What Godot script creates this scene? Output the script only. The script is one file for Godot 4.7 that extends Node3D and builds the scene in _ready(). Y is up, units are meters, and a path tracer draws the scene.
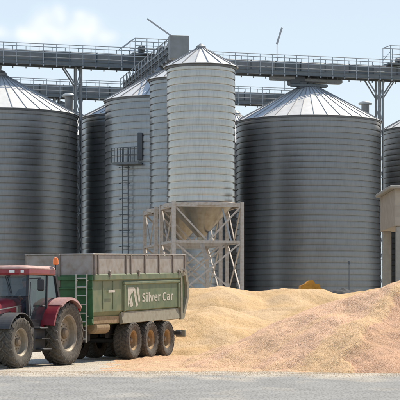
extends Node3D
# Grain store: steel silos with conveyor galleries, heaps of grain in the yard, tractor with tipping trailer.
# World: y up, metres, the photographer stands at the origin with the eye 1.7 m up and looks along -z.

const F := 1700.0      # focal length in pixels of the 400-pixel photograph
const HOR := 307.0     # row of the horizon in the photograph
const EYE := 1.7

var rng := RandomNumberGenerator.new()
var used := {}
var M := {}
var n1 := FastNoiseLite.new()
var n2 := FastNoiseLite.new()
var n3 := FastNoiseLite.new()

# ---------------------------------------------------------------- helpers
func at(px, py, d) -> Vector3:
	return Vector3((px - 200.0) / F * d, EYE + (HOR - py) / F * d, -d)

func numbered(called: String) -> String:
	if not used.has(called):
		used[called] = 0
		return called
	used[called] += 1
	return "%s_%03d" % [called, used[called]]

func S(smooth := false) -> SurfaceTool:
	var st := SurfaceTool.new()
	st.begin(Mesh.PRIMITIVE_TRIANGLES)
	st.set_smooth_group(0 if smooth else -1)
	return st

func quad(st: SurfaceTool, a: Vector3, b: Vector3, c: Vector3, d: Vector3) -> void:
	# a b c d run counter-clockwise seen from outside
	st.add_vertex(a); st.add_vertex(c); st.add_vertex(b)
	st.add_vertex(a); st.add_vertex(d); st.add_vertex(c)

func tri(st: SurfaceTool, a: Vector3, b: Vector3, c: Vector3) -> void:
	st.add_vertex(a); st.add_vertex(c); st.add_vertex(b)

func box(st: SurfaceTool, c: Vector3, s: Vector3, b := Basis()) -> void:
	var h := s * 0.5
	var p: Array[Vector3] = []
	for k in 8:
		p.append(c + b * Vector3(h.x * (1 if k & 1 else -1), h.y * (1 if k & 2 else -1), h.z * (1 if k & 4 else -1)))
	quad(st, p[4], p[5], p[7], p[6])
	quad(st, p[1], p[0], p[2], p[3])
	quad(st, p[5], p[1], p[3], p[7])
	quad(st, p[0], p[4], p[6], p[2])
	quad(st, p[6], p[7], p[3], p[2])
	quad(st, p[0], p[1], p[5], p[4])

func loft(st: SurfaceTool, secs: Array, caps := true) -> void:
	# closed loops, counter-clockwise seen from the far end looking back
	for i in secs.size() - 1:
		var a = secs[i]
		var b = secs[i + 1]
		var n: int = a.size()
		for k in n:
			quad(st, a[k], a[(k + 1) % n], b[(k + 1) % n], b[k])
	if caps:
		var f = secs[0]
		var l = secs[secs.size() - 1]
		for k in range(1, f.size() - 1):
			tri(st, f[0], f[k + 1], f[k])
			tri(st, l[0], l[k], l[k + 1])

func cbox(st: SurfaceTool, c: Vector3, s: Vector3, bev := 0.03, b := Basis()) -> void:
	# a box with bevelled edges
	var h := s * 0.5
	var secs := []
	for q in [[-h.y, bev], [-h.y + bev, 0.0], [h.y - bev, 0.0], [h.y, bev]]:
		var x: float = h.x - q[1]
		var z: float = h.z - q[1]
		var loop := []
		for p in [[x, -z + bev], [x - bev, -z], [-x + bev, -z], [-x, -z + bev], [-x, z - bev], [-x + bev, z], [x - bev, z], [x, z - bev]]:
			loop.append(c + b * Vector3(p[0], q[0], p[1]))
		secs.append(loop)
	loft(st, secs)

func frame_of(d: Vector3) -> Basis:
	var y := d.normalized()
	var x := Vector3.RIGHT if absf(y.x) < 0.9 else Vector3.BACK
	var z := x.cross(y).normalized()
	x = y.cross(z).normalized()
	return Basis(x, y, z)

func tube(st: SurfaceTool, a: Vector3, b: Vector3, r: float, n := 8, r2 := -1.0) -> void:
	if r2 < 0.0: r2 = r
	var f := frame_of(b - a)
	var l0 := []
	var l1 := []
	for k in n:
		var t := TAU * k / n
		var o := f.x * cos(t) - f.z * sin(t)
		l0.append(a + o * r)
		l1.append(b + o * r2)
	loft(st, [l0, l1])

func beam(st: SurfaceTool, a: Vector3, b: Vector3, w: float, h: float, up := Vector3.UP) -> void:
	var y := (b - a).normalized()
	var x := up.cross(y)
	if x.length() < 0.05: x = Vector3.RIGHT.cross(y)
	x = x.normalized()
	var z := x.cross(y).normalized()
	box(st, (a + b) * 0.5, Vector3(w, (b - a).length(), h), Basis(x, y, z))

func lathe(st: SurfaceTool, prof: Array, n := 24, xf := Transform3D(), sharp := false) -> void:
	for i in prof.size() - 1:
		if sharp: st.set_smooth_group(i + 1)
		var a: Vector2 = prof[i]
		var b: Vector2 = prof[i + 1]
		for k in n:
			var t0 := TAU * k / n
			var t1 := TAU * (k + 1) / n
			if k == n - 1: t1 = 0.0
			var p := xf * Vector3(a.x * cos(t0), a.y, -a.x * sin(t0))
			var q := xf * Vector3(a.x * cos(t1), a.y, -a.x * sin(t1))
			var r := xf * Vector3(b.x * cos(t1), b.y, -b.x * sin(t1))
			var s := xf * Vector3(b.x * cos(t0), b.y, -b.x * sin(t0))
			if a.x < 1e-5: tri(st, p, r, s)
			elif b.x < 1e-5: tri(st, p, q, r)
			else: quad(st, p, q, r, s)

func prism(st: SurfaceTool, poly: Array, z0: float, z1: float) -> void:
	# polygon in x-y, counter-clockwise seen from +z, pulled from z0 to z1
	var pv := PackedVector2Array(poly)
	if Geometry2D.is_polygon_clockwise(pv): pv.reverse()
	var n := pv.size()
	for k in n:
		var a := pv[k]
		var b := pv[(k + 1) % n]
		quad(st, Vector3(a.x, a.y, z1), Vector3(a.x, a.y, z0), Vector3(b.x, b.y, z0), Vector3(b.x, b.y, z1))
	var t := Geometry2D.triangulate_polygon(pv)
	for k in range(0, t.size(), 3):
		var q := [pv[t[k]], pv[t[k + 1]], pv[t[k + 2]]]
		if (q[1] - q[0]).cross(q[2] - q[0]) < 0.0: q.reverse()
		tri(st, Vector3(q[0].x, q[0].y, z1), Vector3(q[1].x, q[1].y, z1), Vector3(q[2].x, q[2].y, z1))
		tri(st, Vector3(q[0].x, q[0].y, z0), Vector3(q[2].x, q[2].y, z0), Vector3(q[1].x, q[1].y, z0))

func mesh_of(st: SurfaceTool) -> ArrayMesh:
	st.generate_normals()
	return st.commit()

func inst(called: String, mesh: Mesh, m: Material, parent: Node, xf := Transform3D()) -> MeshInstance3D:
	var o := MeshInstance3D.new()
	o.name = numbered(called) if parent == self else called
	o.mesh = mesh
	o.material_override = m
	o.transform = xf
	parent.add_child(o, true)
	return o

func obj(called: String, st: SurfaceTool, m: Material, parent: Node = self) -> MeshInstance3D:
	return inst(called, mesh_of(st), m, parent)

func tag(o: Node, label: String, category: String, group := "") -> void:
	o.set_meta("label", label)
	o.set_meta("category", category)
	if group != "": o.set_meta("group", group)

func thing(called: String, label: String, category: String, where := Vector3.ZERO, turn := 0.0, group := "") -> Node3D:
	var o := Node3D.new()
	o.name = numbered(called)
	add_child(o)
	o.position = where
	o.rotation.y = turn
	tag(o, label, category, group)
	return o

# ---------------------------------------------------------------- materials
func lin(r: float, g: float, b: float, a := 1.0) -> Color:
	var c := Color(r, g, b).linear_to_srgb()
	c.a = a
	return c

func noise_image(sd: int, freq: float, size: int, oct: int, ramp: Array, cells := false) -> Image:
	# ramp: [[stop, Color], ...] in sRGB
	var n := FastNoiseLite.new()
	n.seed = sd
	n.noise_type = FastNoiseLite.TYPE_SIMPLEX_SMOOTH
	n.frequency = freq
	n.fractal_octaves = oct
	if cells:
		n.noise_type = FastNoiseLite.TYPE_CELLULAR
		n.cellular_return_type = FastNoiseLite.RETURN_DISTANCE
		n.fractal_type = FastNoiseLite.FRACTAL_NONE
	var src := n.get_seamless_image(size, size)
	src.convert(Image.FORMAT_L8)
	var g := Gradient.new()
	var off := PackedFloat32Array()
	var col := PackedColorArray()
	for r in ramp:
		off.append(r[0]); col.append(r[1])
	g.offsets = off
	g.colors = col
	var lut := PackedByteArray()
	for k in 256:
		var c := g.sample(k / 255.0)
		lut.append(int(c.r * 255)); lut.append(int(c.g * 255)); lut.append(int(c.b * 255))
	var d := src.get_data()
	var out := PackedByteArray()
	out.resize(size * size * 3)
	for k in size * size:
		var v := d[k] * 3
		out[k * 3] = lut[v]; out[k * 3 + 1] = lut[v + 1]; out[k * 3 + 2] = lut[v + 2]
	var im := Image.create_from_data(size, size, false, Image.FORMAT_RGB8, out)
	im.generate_mipmaps()
	return im

func grey(v: float) -> Color:
	return Color(v, v, v)

func tex(sd: int, freq: float, size: int, oct: int, ramp: Array) -> ImageTexture:
	return ImageTexture.create_from_image(noise_image(sd, freq, size, oct, ramp))

func bump(sd: int, freq: float, size: int, oct: int, strength: float) -> ImageTexture:
	var im := noise_image(sd, freq, size, oct, [[0.0, grey(0)], [1.0, grey(1)]])
	im.clear_mipmaps()
	im.convert(Image.FORMAT_RGBA8)
	im.bump_map_to_normal_map(strength)
	im.generate_mipmaps()
	return ImageTexture.create_from_image(im)

func mat(c: Color, rough := 0.6, metal := 0.0, t: Texture2D = null, scale := 1.0, world := false) -> StandardMaterial3D:
	var m := StandardMaterial3D.new()
	m.albedo_color = c
	m.roughness = rough
	m.metallic = metal
	if t:
		m.albedo_texture = t
		m.uv1_triplanar = true
		m.uv1_world_triplanar = world
		m.uv1_scale = Vector3.ONE * scale
	return m

func make_materials() -> void:
	var mottled := tex(3, 0.012, 256, 4, [[0.0, grey(0.88)], [0.5, grey(0.95)], [1.0, grey(1.0)]])
	var dusty := tex(8, 0.02, 256, 5, [[0.0, Color(0.84, 0.79, 0.73)], [0.45, Color(0.94, 0.92, 0.89)], [1.0, Color(1, 1, 1)]])
	# zinc of differing age
	var streaky := tex(5, 0.02, 256, 4, [[0.0, grey(0.88)], [0.4, grey(0.96)], [1.0, grey(1.0)]])
	M.zinc = []
	for v in [[0.25, 0.36], [0.235, 0.34], [0.265, 0.38], [0.245, 0.35]]:
		var z := mat(lin(v[0], v[0], v[0] * 0.98), v[1], 0.72, streaky, 0.6, true)
		z.uv1_scale = Vector3(1.1, 0.16, 1.1)
		z.vertex_color_use_as_albedo = true
		M.zinc.append(z)
	M.zinc_pale = []
	for v in [[0.31, 0.3], [0.295, 0.28], [0.325, 0.32]]:
		var z := mat(lin(v[0] * 0.95, v[0], v[0] * 1.03), v[1], 0.85, streaky, 0.6, true)
		z.uv1_scale = Vector3(1.1, 0.16, 1.1)
		z.vertex_color_use_as_albedo = true
		M.zinc_pale.append(z)
	M.zinc_new = []
	for v in [[0.46, 0.24], [0.44, 0.22], [0.48, 0.26]]:
		var z := mat(lin(v[0] * 1.04, v[0], v[0] * 0.92), v[1], 0.88, streaky, 0.6, true)
		z.uv1_scale = Vector3(1.1, 0.16, 1.1)
		z.vertex_color_use_as_albedo = true
		M.zinc_new.append(z)
	M.roof = []
	for v in [0.66, 0.62, 0.7, 0.64]:
		M.roof.append(mat(lin(v, v * 0.985, v * 0.94), 0.5, 0.1, mottled, 0.35, true))
	M.roof_seam = mat(lin(0.3, 0.3, 0.3), 0.5, 0.4)
	M.eave = mat(lin(0.13, 0.135, 0.14), 0.5, 0.5)
	M.gallery = mat(lin(0.24, 0.25, 0.25), 0.55, 0.35, mottled, 0.4, true)
	M.gallery_dark = mat(lin(0.15, 0.17, 0.18), 0.6, 0.3, mottled, 0.5, true)
	M.rail = mat(lin(0.33, 0.36, 0.38), 0.5, 0.4)
	M.steel_dark = mat(lin(0.09, 0.1, 0.11), 0.6, 0.3)
	M.frame = mat(lin(0.5, 0.46, 0.42), 0.6, 0.15, dusty, 0.7, true)
	M.hopper = mat(lin(0.36, 0.33, 0.28), 0.28, 0.85, dusty, 0.5, true)
	M.lamp_arm = mat(lin(0.36, 0.37, 0.38), 0.5, 0.3)
	M.render_wall = mat(lin(0.40, 0.34, 0.27), 0.9, 0.0, mottled, 0.3, true)
	M.concrete = mat(lin(0.36, 0.33, 0.28), 0.9, 0.0, mottled, 0.6, true)
	# vehicle
	M.red = mat(lin(0.27, 0.018, 0.03), 0.38, 0.0, dusty, 0.9)
	M.red.clearcoat_enabled = true
	M.red.clearcoat = 0.4
	M.red.clearcoat_roughness = 0.25
	M.red_sunlit = mat(lin(0.52, 0.33, 0.30), 0.7, 0.0, dusty, 0.8)  # roof red with dust, sunlight on the top painted in as paler colour
	M.fender_glare = mat(lin(0.42, 0.25, 0.24), 0.6, 0.0, dusty, 1.3)  # mudguard red with sun glare and dust painted into the colour
	M.black = mat(lin(0.025, 0.025, 0.027), 0.55)
	M.dark = mat(lin(0.05, 0.05, 0.052), 0.7, 0.0, dusty, 1.1)
	M.rubber = mat(lin(0.15, 0.138, 0.125), 0.92, 0.0, tex(21, 0.03, 256, 5, [[0.0, Color(0.5, 0.48, 0.46)], [0.5, Color(0.8, 0.78, 0.74)], [1.0, Color(1, 0.97, 0.9)]]), 1.4)
	M.rim_tractor = mat(lin(0.33, 0.29, 0.23), 0.6, 0.2, dusty, 1.6)
	M.rim_trailer = mat(lin(0.36, 0.25, 0.13), 0.8, 0.0, dusty, 2.2)
	M.hub = mat(lin(0.2, 0.15, 0.1), 0.8, 0.0, dusty, 3.0)
	var green_dust := tex(31, 0.014, 256, 5, [[0.0, Color(1, 0.97, 0.9)], [0.42, Color(0.97, 0.95, 0.9)], [0.62, Color(0.88, 0.9, 0.85)], [1.0, Color(0.78, 0.84, 0.76)]])
	M.green_side = mat(lin(0.165, 0.20, 0.125), 0.6, 0.0, green_dust, 0.45)
	M.green_panel = mat(lin(0.13, 0.175, 0.10), 0.55, 0.0, green_dust, 0.5)
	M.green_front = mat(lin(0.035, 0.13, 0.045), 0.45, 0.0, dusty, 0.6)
	M.board = mat(lin(0.34, 0.325, 0.305), 0.62, 0.1, dusty, 0.55)
	M.board_post = mat(lin(0.25, 0.225, 0.2), 0.6, 0.1, dusty, 0.9)
	M.sill = mat(lin(0.27, 0.26, 0.20), 0.65, 0.0, dusty, 0.8)
	M.tan_dust = mat(lin(0.29, 0.22, 0.13), 0.85, 0.0, dusty, 1.2)
	M.white = mat(lin(0.55, 0.54, 0.48), 0.6, 0.0, dusty, 1.5)
	M.chrome = mat(lin(0.5, 0.5, 0.5), 0.25, 0.9)
	M.glass = mat(lin(0.02, 0.05, 0.055, 0.3), 0.0)
	M.glass.transparency = BaseMaterial3D.TRANSPARENCY_ALPHA
	M.beacon = mat(lin(0.85, 0.2, 0.03), 0.25)
	M.lamp_glass = mat(lin(0.75, 0.75, 0.72), 0.15)
	M.red_lamp = mat(lin(0.4, 0.02, 0.02), 0.25)
	M.yellow = mat(lin(0.62, 0.27, 0.012), 0.5, 0.0, dusty, 0.6)
	M.tarp = mat(lin(0.02, 0.021, 0.023), 0.8)
	M.shirt = mat(lin(0.06, 0.08, 0.14), 0.9)
	M.skin = mat(lin(0.36, 0.2, 0.13), 0.6)
	M.hair = mat(lin(0.03, 0.02, 0.015), 0.8)
	M.seat = mat(lin(0.04, 0.04, 0.045), 0.8)

# ---------------------------------------------------------------- sky and camera
func make_sky() -> Sky:
	var w := 2048
	var h := 1024
	var im := Image.create(w, h, false, Image.FORMAT_RGBF)
	var cn := FastNoiseLite.new()
	cn.seed = 5
	cn.frequency = 1.0
	cn.fractal_octaves = 5
	# fair-weather clouds: [azimuth from -z to the right, elevation, half width, half height] in degrees
	var clouds := [[-5.6, 9.0, 0.9, 0.34], [-4.9, 9.55, 0.9, 0.42], [-4.0, 9.4, 0.8, 0.4], [-4.3, 9.05, 1.8, 0.3], [-6.6, 9.1, 0.8, 0.2]]
	var r := RandomNumberGenerator.new()
	r.seed = 77
	for k in 46:
		var az := r.randf_range(12.0, 348.0)
		var el := r.randf_range(7.0, 40.0)
		var hw := r.randf_range(1.2, 4.5)
		for j in 3:
			clouds.append([az + r.randf_range(-1.0, 1.0) * hw, el + r.randf_range(-0.2, 0.3) * hw, hw * r.randf_range(0.5, 1.0), hw * r.randf_range(0.2, 0.34)])
	var data := PackedFloat32Array()
	data.resize(w * h * 3)
	for y in h:
		var e := 90.0 - (y + 0.5) * 180.0 / h
		var c: Color
		var t := clampf(e / 90.0, 0.0, 1.0)
		# pale haze near the horizon, blue overhead (linear light)
		var hz := exp(-t * 3.0)
		c = Color(lerpf(0.16, 0.80, hz), lerpf(0.33, 0.90, hz), lerpf(0.68, 0.92, hz))
		if e < 0.0: c = Color(0.42, 0.40, 0.36)
		for x in w:
			var k := (y * w + x) * 3
			data[k] = c.r; data[k + 1] = c.g; data[k + 2] = c.b
	for q in clouds:
		var x0 := int(((q[0] - q[2] * 3.0) / 360.0) * w)
		var x1 := int(((q[0] + q[2] * 3.0) / 360.0) * w)
		var y0 := int((90.0 - q[1] - q[3] * 3.0) / 180.0 * h)
		var y1 := int((90.0 - q[1] + q[3] * 3.0) / 180.0 * h)
		for y in range(maxi(y0, 0), mini(y1, h / 2) + 1):
			for x in range(x0, x1 + 1):
				var az := (x + 0.5) / w * 360.0
				var el := 90.0 - (y + 0.5) * 180.0 / h
				var u: float = (az - q[0]) / q[2]
				var v: float = (el - q[1]) / q[3]
				if v < 0.0: v *= 1.3
				var rough := cn.get_noise_2d(az * 1.0, el * 1.3) * 1.2
				var a := clampf(1.25 - (u * u + v * v) * 0.8 + rough, 0.0, 1.0) * (0.46 + 0.3 * cn.get_noise_2d(az * 1.7 + 9.0, el * 2.2))
				a = a * a * (3.0 - 2.0 * a)
				if a <= 0.0: continue
				var k := (y * w + posmod(x, w)) * 3
				data[k] = lerpf(data[k], 0.99, a); data[k + 1] = lerpf(data[k + 1], 0.99, a); data[k + 2] = lerpf(data[k + 2], 0.99, a)
	im = Image.create_from_data(w, h, false, Image.FORMAT_RGBF, data.to_byte_array())
	var pm := PanoramaSkyMaterial.new()
	pm.panorama = ImageTexture.create_from_image(im)
	var sky := Sky.new()
	sky.sky_material = pm
	return sky

# ---------------------------------------------------------------- silos
var ring_cache := {}

func ring_meshes(rad: float, pitch: float, sheets: int, tone: float) -> Array:
	# one course of curved wall sheets, lapped over the course below; three ageings of the sheets
	var key := "%.3f %.3f %d" % [rad, pitch, sheets]
	if ring_cache.has(key): return ring_cache[key]
	var r := RandomNumberGenerator.new()
	r.seed = int(rad * 1000.0) + sheets
	var out := []
	for v in 3:
		var dents := Vector3(r.randf_range(0.02, 0.04), r.randf_range(0, 0.9), r.randf_range(0.01, 0.025))
		var st := SurfaceTool.new()
		st.begin(Mesh.PRIMITIVE_TRIANGLES)
		var sub := 4
		for k in sheets:
			var shade: float = 1.0 + r.randf_range(-tone, tone)
			var mid := (k + 0.5) / sheets * TAU
			for j in sub:
				var ang := []
				for e in 2:
					ang.append((k + float(j + e) / sub) / sheets * TAU)
				# profile: groove, lip, leaning sheet
				var prof := [Vector2(-0.08, 0.0), Vector2(-0.08, 0.085), Vector2(0.012, 0.09)]
				for b in 5:
					var f := (b + 1) / 5.0
					prof.append(Vector2(0.012 - 0.02 * f + 0.008 * (1.0 - pow(2.0 * f - 1.0, 2.0)), lerpf(0.09, pitch - 0.004, f)))
				prof.append(Vector2(-0.085, pitch))
				for i in prof.size() - 1:
					var P := []
					var N := []
					for e in [[0, i], [1, i], [1, i + 1], [0, i + 1]]:
						var a: float = ang[e[0]]
						var rr: float = rad + prof[e[1]].x
						P.append(Vector3(rr * cos(a), prof[e[1]].y, -rr * sin(a)))
						# sheets are a little flatter than the circle
						var an: float = a + dents.x * sin(a * 5.0 + dents.y) + dents.z * sin(a * 13.0 + dents.y * 2.0) + (mid - a) * 0.03
						var nn := Vector3(cos(an), 0, -sin(an))
						if i == 1: N.append(Vector3.DOWN)
						elif i == prof.size() - 2: N.append(Vector3.UP)
						elif i == 0: N.append(nn)
						else: N.append((nn + Vector3.UP * lerpf(-0.075, 0.11, (e[1] - 2) / 5.0)).normalized())
					for q in [0, 2, 1, 0, 3, 2]:
						st.set_color(Color(shade, shade, shade))
						st.set_normal(N[q])
						st.add_vertex(P[q])
		out.append(st.commit())
	ring_cache[key] = out
	return out

func panel_mesh(r0: float, r1: float, drop: float, n: int) -> ArrayMesh:
	# one tapering roof sheet with an upstanding seam on one edge; apex at the origin
	var st := S()
	var half := PI / n
	var k := drop / r1
	var a := Vector3(r0 * cos(half), -r0 * k, r0 * sin(half))
	var b := Vector3(r1 * cos(half), -r1 * k, r1 * sin(half))
	var c := Vector3(b.x, b.y, -b.z)
	var d := Vector3(a.x, a.y, -a.z)
	var t := Vector3(0, -0.03, 0)
	quad(st, a, b, c, d)
	quad(st, b + t, c + t, c, b)
	quad(st, a + t, d + t, c + t, b + t)
	quad(st, a + t, b + t, b, a)
	quad(st, d, c, c + t, d + t)
	return mesh_of(st)

func silo(called: String, label: String, where: Vector3, o: Dictionary) -> Node3D:
	var root := thing(called, label, "silo", where, o.get("turn", 0.0), o.group)
	var R: float = o.R
	var base: float = o.get("base", 0.0)
	var eave: float = o.eave
	var over: float = o.get("over", 0.16)
	var top: float = o.apex
	var zinc: Array = o.zinc
	var st := S(true)
	lathe(st, [Vector2(R - 0.09, base), Vector2(R - 0.09, eave)], 56)
	var wall := obj("wall", st, zinc[0], root)
	var n := int(round((eave - base) / o.pitch))
	var pitch := (eave - base) / n
	var rings := ring_meshes(R, pitch, o.sheets, o.get("tone", 0.045))
	var r := RandomNumberGenerator.new()
	r.seed = int(absf(where.x) * 100.0) + int(R * 10.0)
	for k in n:
		inst("ring", rings[r.randi() % 3], zinc[r.randi() % zinc.size()], wall, Transform3D(Basis(), Vector3(0, base + k * pitch, 0)))
	# eave ring, roof deck and sheets
	st = S(true)
	lathe(st, [Vector2(R + 0.02, eave - 0.14), Vector2(R + 0.07, eave - 0.14), Vector2(R + 0.07, eave + 0.01), Vector2(R - 0.3, eave + 0.02)], 56, Transform3D(), true)
	obj("eave_ring", st, M.eave, root)
	var np: int = o.panels
	var rr := R + over
	var drop := top - eave - 0.02
	st = S(true)
	lathe(st, [Vector2(rr - 0.12, eave - 0.03 + 0.06 * drop / rr), Vector2(0.3, top - 0.09 - 0.3 * drop / rr)], np, Transform3D(Basis(Vector3.UP, PI / np), Vector3.ZERO))
	var roof := obj("roof", st, M.eave, root)
	var pm := panel_mesh(o.get("cap", 0.42), rr, drop, np)
	for k in np:
		inst("roof_panel", pm, M.roof[r.randi() % 4], roof, Transform3D(Basis(Vector3.UP, TAU * k / np), Vector3(0, top, 0)))
	var sm := S()
	var c := Vector3(o.get("cap", 0.42), 0, 0)
	var kk := drop / rr
	beam(sm, Vector3(c.x, -c.x * kk + 0.02, 0), Vector3(rr + 0.01, -rr * kk + 0.02, 0), 0.045, 0.07)
	var seam := mesh_of(sm)
	for k in np:
		inst("seam", seam, M.roof_seam, roof, Transform3D(Basis(Vector3.UP, TAU * (k + 0.5) / np), Vector3(0, top, 0)))
	st = S(true)
	var cp: float = o.get("cap", 0.42)
	lathe(st, [Vector2(cp + 0.1, top - (cp + 0.1) * kk - 0.02), Vector2(cp + 0.1, top - cp * kk + 0.1), Vector2(cp * 0.7, top + 0.12), Vector2(0, top + 0.2)], 20, Transform3D(), true)
	obj("roof_cap", st, M.gallery, root)
	return root

func vent(parent: Node3D, x: float, y: float, z: float) -> void:
	var st := S(true)
	lathe(st, [Vector2(0.33, -0.5), Vector2(0.33, 0.72)], 18)
	var o := obj("roof_vent", st, M.gallery, parent)
	o.position = Vector3(x, y, z)
	st = S(true)
	lathe(st, [Vector2(0.2, 0.66), Vector2(0.56, 0.68), Vector2(0.58, 0.8), Vector2(0.3, 0.95), Vector2(0, 1.0)], 18, Transform3D(), true)
	obj("vent_cap", st, M.rail, o)

# ---------------------------------------------------------------- galleries
func gallery(label: String, a: Vector3, b: Vector3, o: Dictionary) -> Node3D:
	# conveyor gallery: two chords, walkway, conveyor casing, railings with posts; a and b at its underside
	var d := b - a
	var L := d.length()
	var root := thing("conveyor_gallery", label, "gallery", a, atan2(-d.z, d.x), "conveyor galleries over the silos")
	var w: float = o.w * 0.5
	var H: float = o.h
	var dm: Material = o.get("dark", M.gallery_dark)
	for s in [-1.0, 1.0]:
		var st := S()
		box(st, Vector3(L / 2, 0.17, s * w), Vector3(L, 0.3, 0.09))
		box(st, Vector3(L / 2, 0.33, s * w), Vector3(L, 0.025, 0.2))
		box(st, Vector3(L / 2, 0.012, s * w), Vector3(L, 0.025, 0.2))
		obj("chord", st, dm, root)
		st = S()
		tube(st, Vector3(0, H, s * w), Vector3(L, H, s * w), 0.035, 6)
		obj("handrail", st, M.rail, root)
		st = S()
		tube(st, Vector3(0, (H + 0.5) * 0.52, s * w), Vector3(L, (H + 0.5) * 0.52, s * w), 0.02, 6)
		obj("mid_rail", st, M.rail, root)
	var st2 := S()
	box(st2, Vector3(L / 2, 0.3, 0), Vector3(L, 0.05, w * 2 - 0.1))
	obj("walkway", st2, dm, root)
	# conveyor casing in flanged lengths
	var n := int(L / 2.1)
	var cw: float = o.get("cw", 0.62)
	var ch: float = o.get("ch", 0.78)
	var cs := S()
	cbox(cs, Vector3(L / n / 2, 0.36 + ch / 2, 0), Vector3(L / n - 0.06, ch, cw), 0.025)
	var cm := mesh_of(cs)
	var fs := S()
	box(fs, Vector3(0, 0.36 + ch / 2, 0), Vector3(0.06, ch + 0.1, cw + 0.1))
	var fm := mesh_of(fs)
	for k in n:
		var cc := inst("conveyor_casing", cm, M.gallery if k % 3 else M.gallery_dark, root, Transform3D(Basis(), Vector3(L / n * k, 0, o.get("off", 0.0))))
		inst("flange", fm, M.gallery_dark, cc)
	for s in [-1.0, 1.0]:
		var ct := S()
		box(ct, Vector3(L / 2, 0.95, s * (w + 0.03)), Vector3(L, 0.07, 0.05))
		obj("cable_tray", ct, M.rail, root)
		ct = S()
		tube(ct, Vector3(0, 0.56, s * (w + 0.02)), Vector3(L, 0.56, s * (w + 0.02)), 0.045, 8)
		obj("air_pipe", ct, M.gallery, root)
	# railing posts with outriggers below
	var step: float = o.get("step", 1.05)
	var ps := S()
	beam(ps, Vector3(0, 0.1, 0), Vector3(0, H, 0), 0.05, 0.05)
	box(ps, Vector3(0, -0.05, 0), Vector3(0.08, 0.16, 0.1))
	var pmesh := mesh_of(ps)
	for k in int(L / step) + 1:
		for s in [-1.0, 1.0]:
			inst("post", pmesh, M.rail, root, Transform3D(Basis(), Vector3(k * step, 0, s * (w + 0.075))))
	return root

func railing_box(root: Node3D, x0: float, x1: float, y0: float, h: float, w: float, step: float) -> void:
	# open guard frame of round tube on a platform
	var n := maxi(1, int(round((x1 - x0) / step)))
	for s in [-1.0, 1.0]:
		for k in n + 1:
			var st := S()
			tube(st, Vector3(lerpf(x0, x1, float(k) / n), y0, s * w), Vector3(lerpf(x0, x1, float(k) / n), y0 + h, s * w), 0.035, 6)
			obj("guard_post", st, M.rail, root)
		for f in [0.5, 1.0]:
			var st := S()
			tube(st, Vector3(x0, y0 + h * f, s * w), Vector3(x1, y0 + h * f, s * w), 0.035, 6)
			obj("guard_rail", st, M.rail, root)
	for x in [x0, x1]:
		var st := S()
		tube(st, Vector3(x, y0 + h, -w), Vector3(x, y0 + h, w), 0.035, 6)
		obj("guard_rail", st, M.rail, root)

func tower(label: String, where: Vector3, h: float, turn: float, sides: Array) -> void:
	var root := thing("support_tower", label, "tower", where, turn, "lattice towers carrying the conveyor gallery")
	var w := 0.21
	for x in [-w, w]:
		for z in [-0.3, 0.3]:
			var st := S()
			beam(st, Vector3(x, 0, z), Vector3(x, h, z), 0.12, 0.12)
			obj("leg", st, M.gallery, root)
	var n := int(h / 1.7)
	for k in n:
		for z in [-0.3, 0.3]:
			var y := h - 0.4 - k * 1.7
			var st := S()
			var u := 1.0 if k % 2 else -1.0
			beam(st, Vector3(-w * u, y, z), Vector3(w * u, y - 1.6, z), 0.06, 0.06)
			obj("brace", st, M.rail, root)
			if k % 2 == 0:
				st = S()
				beam(st, Vector3(-w, y - 0.9, z), Vector3(w, y - 0.9, z), 0.06, 0.08)
				obj("cross_bar", st, M.rail, root)
	for s in sides:
		for z in [-0.3, 0.3]:
			var st := S()
			beam(st, Vector3(s * w, h - 1.5, z), Vector3(s * (w + 1.0), h - 0.02, z), 0.08, 0.1)
			obj("knee_brace", st, M.gallery, root)

# ---------------------------------------------------------------- hopper frames
func hopper_frame(parent: Node3D, half: float, top: float, levels: Array, m: Material) -> void:
	var c := [Vector2(-half, half), Vector2(half, half), Vector2(half, -half), Vector2(-half, -half)]
	for p in c:
		var st := S()
		beam(st, Vector3(p.x, 0, p.y), Vector3(p.x, top + 0.15, p.y), 0.22, 0.22)
		box(st, Vector3(p.x, 0.03, p.y), Vector3(0.5, 0.05, 0.5))
		obj("leg", st, m, parent)
	for k in 4:
		var a: Vector2 = c[k]
		var b: Vector2 = c[(k + 1) % 4]
		for y in levels:
			var st := S()
			var hh := 0.24 if y == levels[0] else 0.15
			beam(st, Vector3(a.x, y, a.y), Vector3(b.x, y, b.y), 0.14, hh)
			obj("beam", st, m, parent)
		for i in levels.size() - 1:
			var y1: float = levels[i]
			var y0: float = levels[i + 1]
			var mid := (a + b) * 0.5
			var segs := []
			if i == 0:
				segs = [[a, y1, mid, y0], [b, y1, mid, y0]]
			else:
				segs = [[a, y1, b, y0], [b, y1, a, y0]]
			for j in 2:
				var sg = segs[j]
				# the two diagonals lie side by side
				var nrm: Vector2 = (mid.normalized()) * (0.04 if j else -0.04)
				var st := S()
				beam(st, Vector3(sg[0].x + nrm.x, sg[1], sg[0].y + nrm.y), Vector3(sg[2].x + nrm.x, sg[3], sg[2].y + nrm.y), 0.07, 0.1)
				obj("diagonal", st, m, parent)

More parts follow.
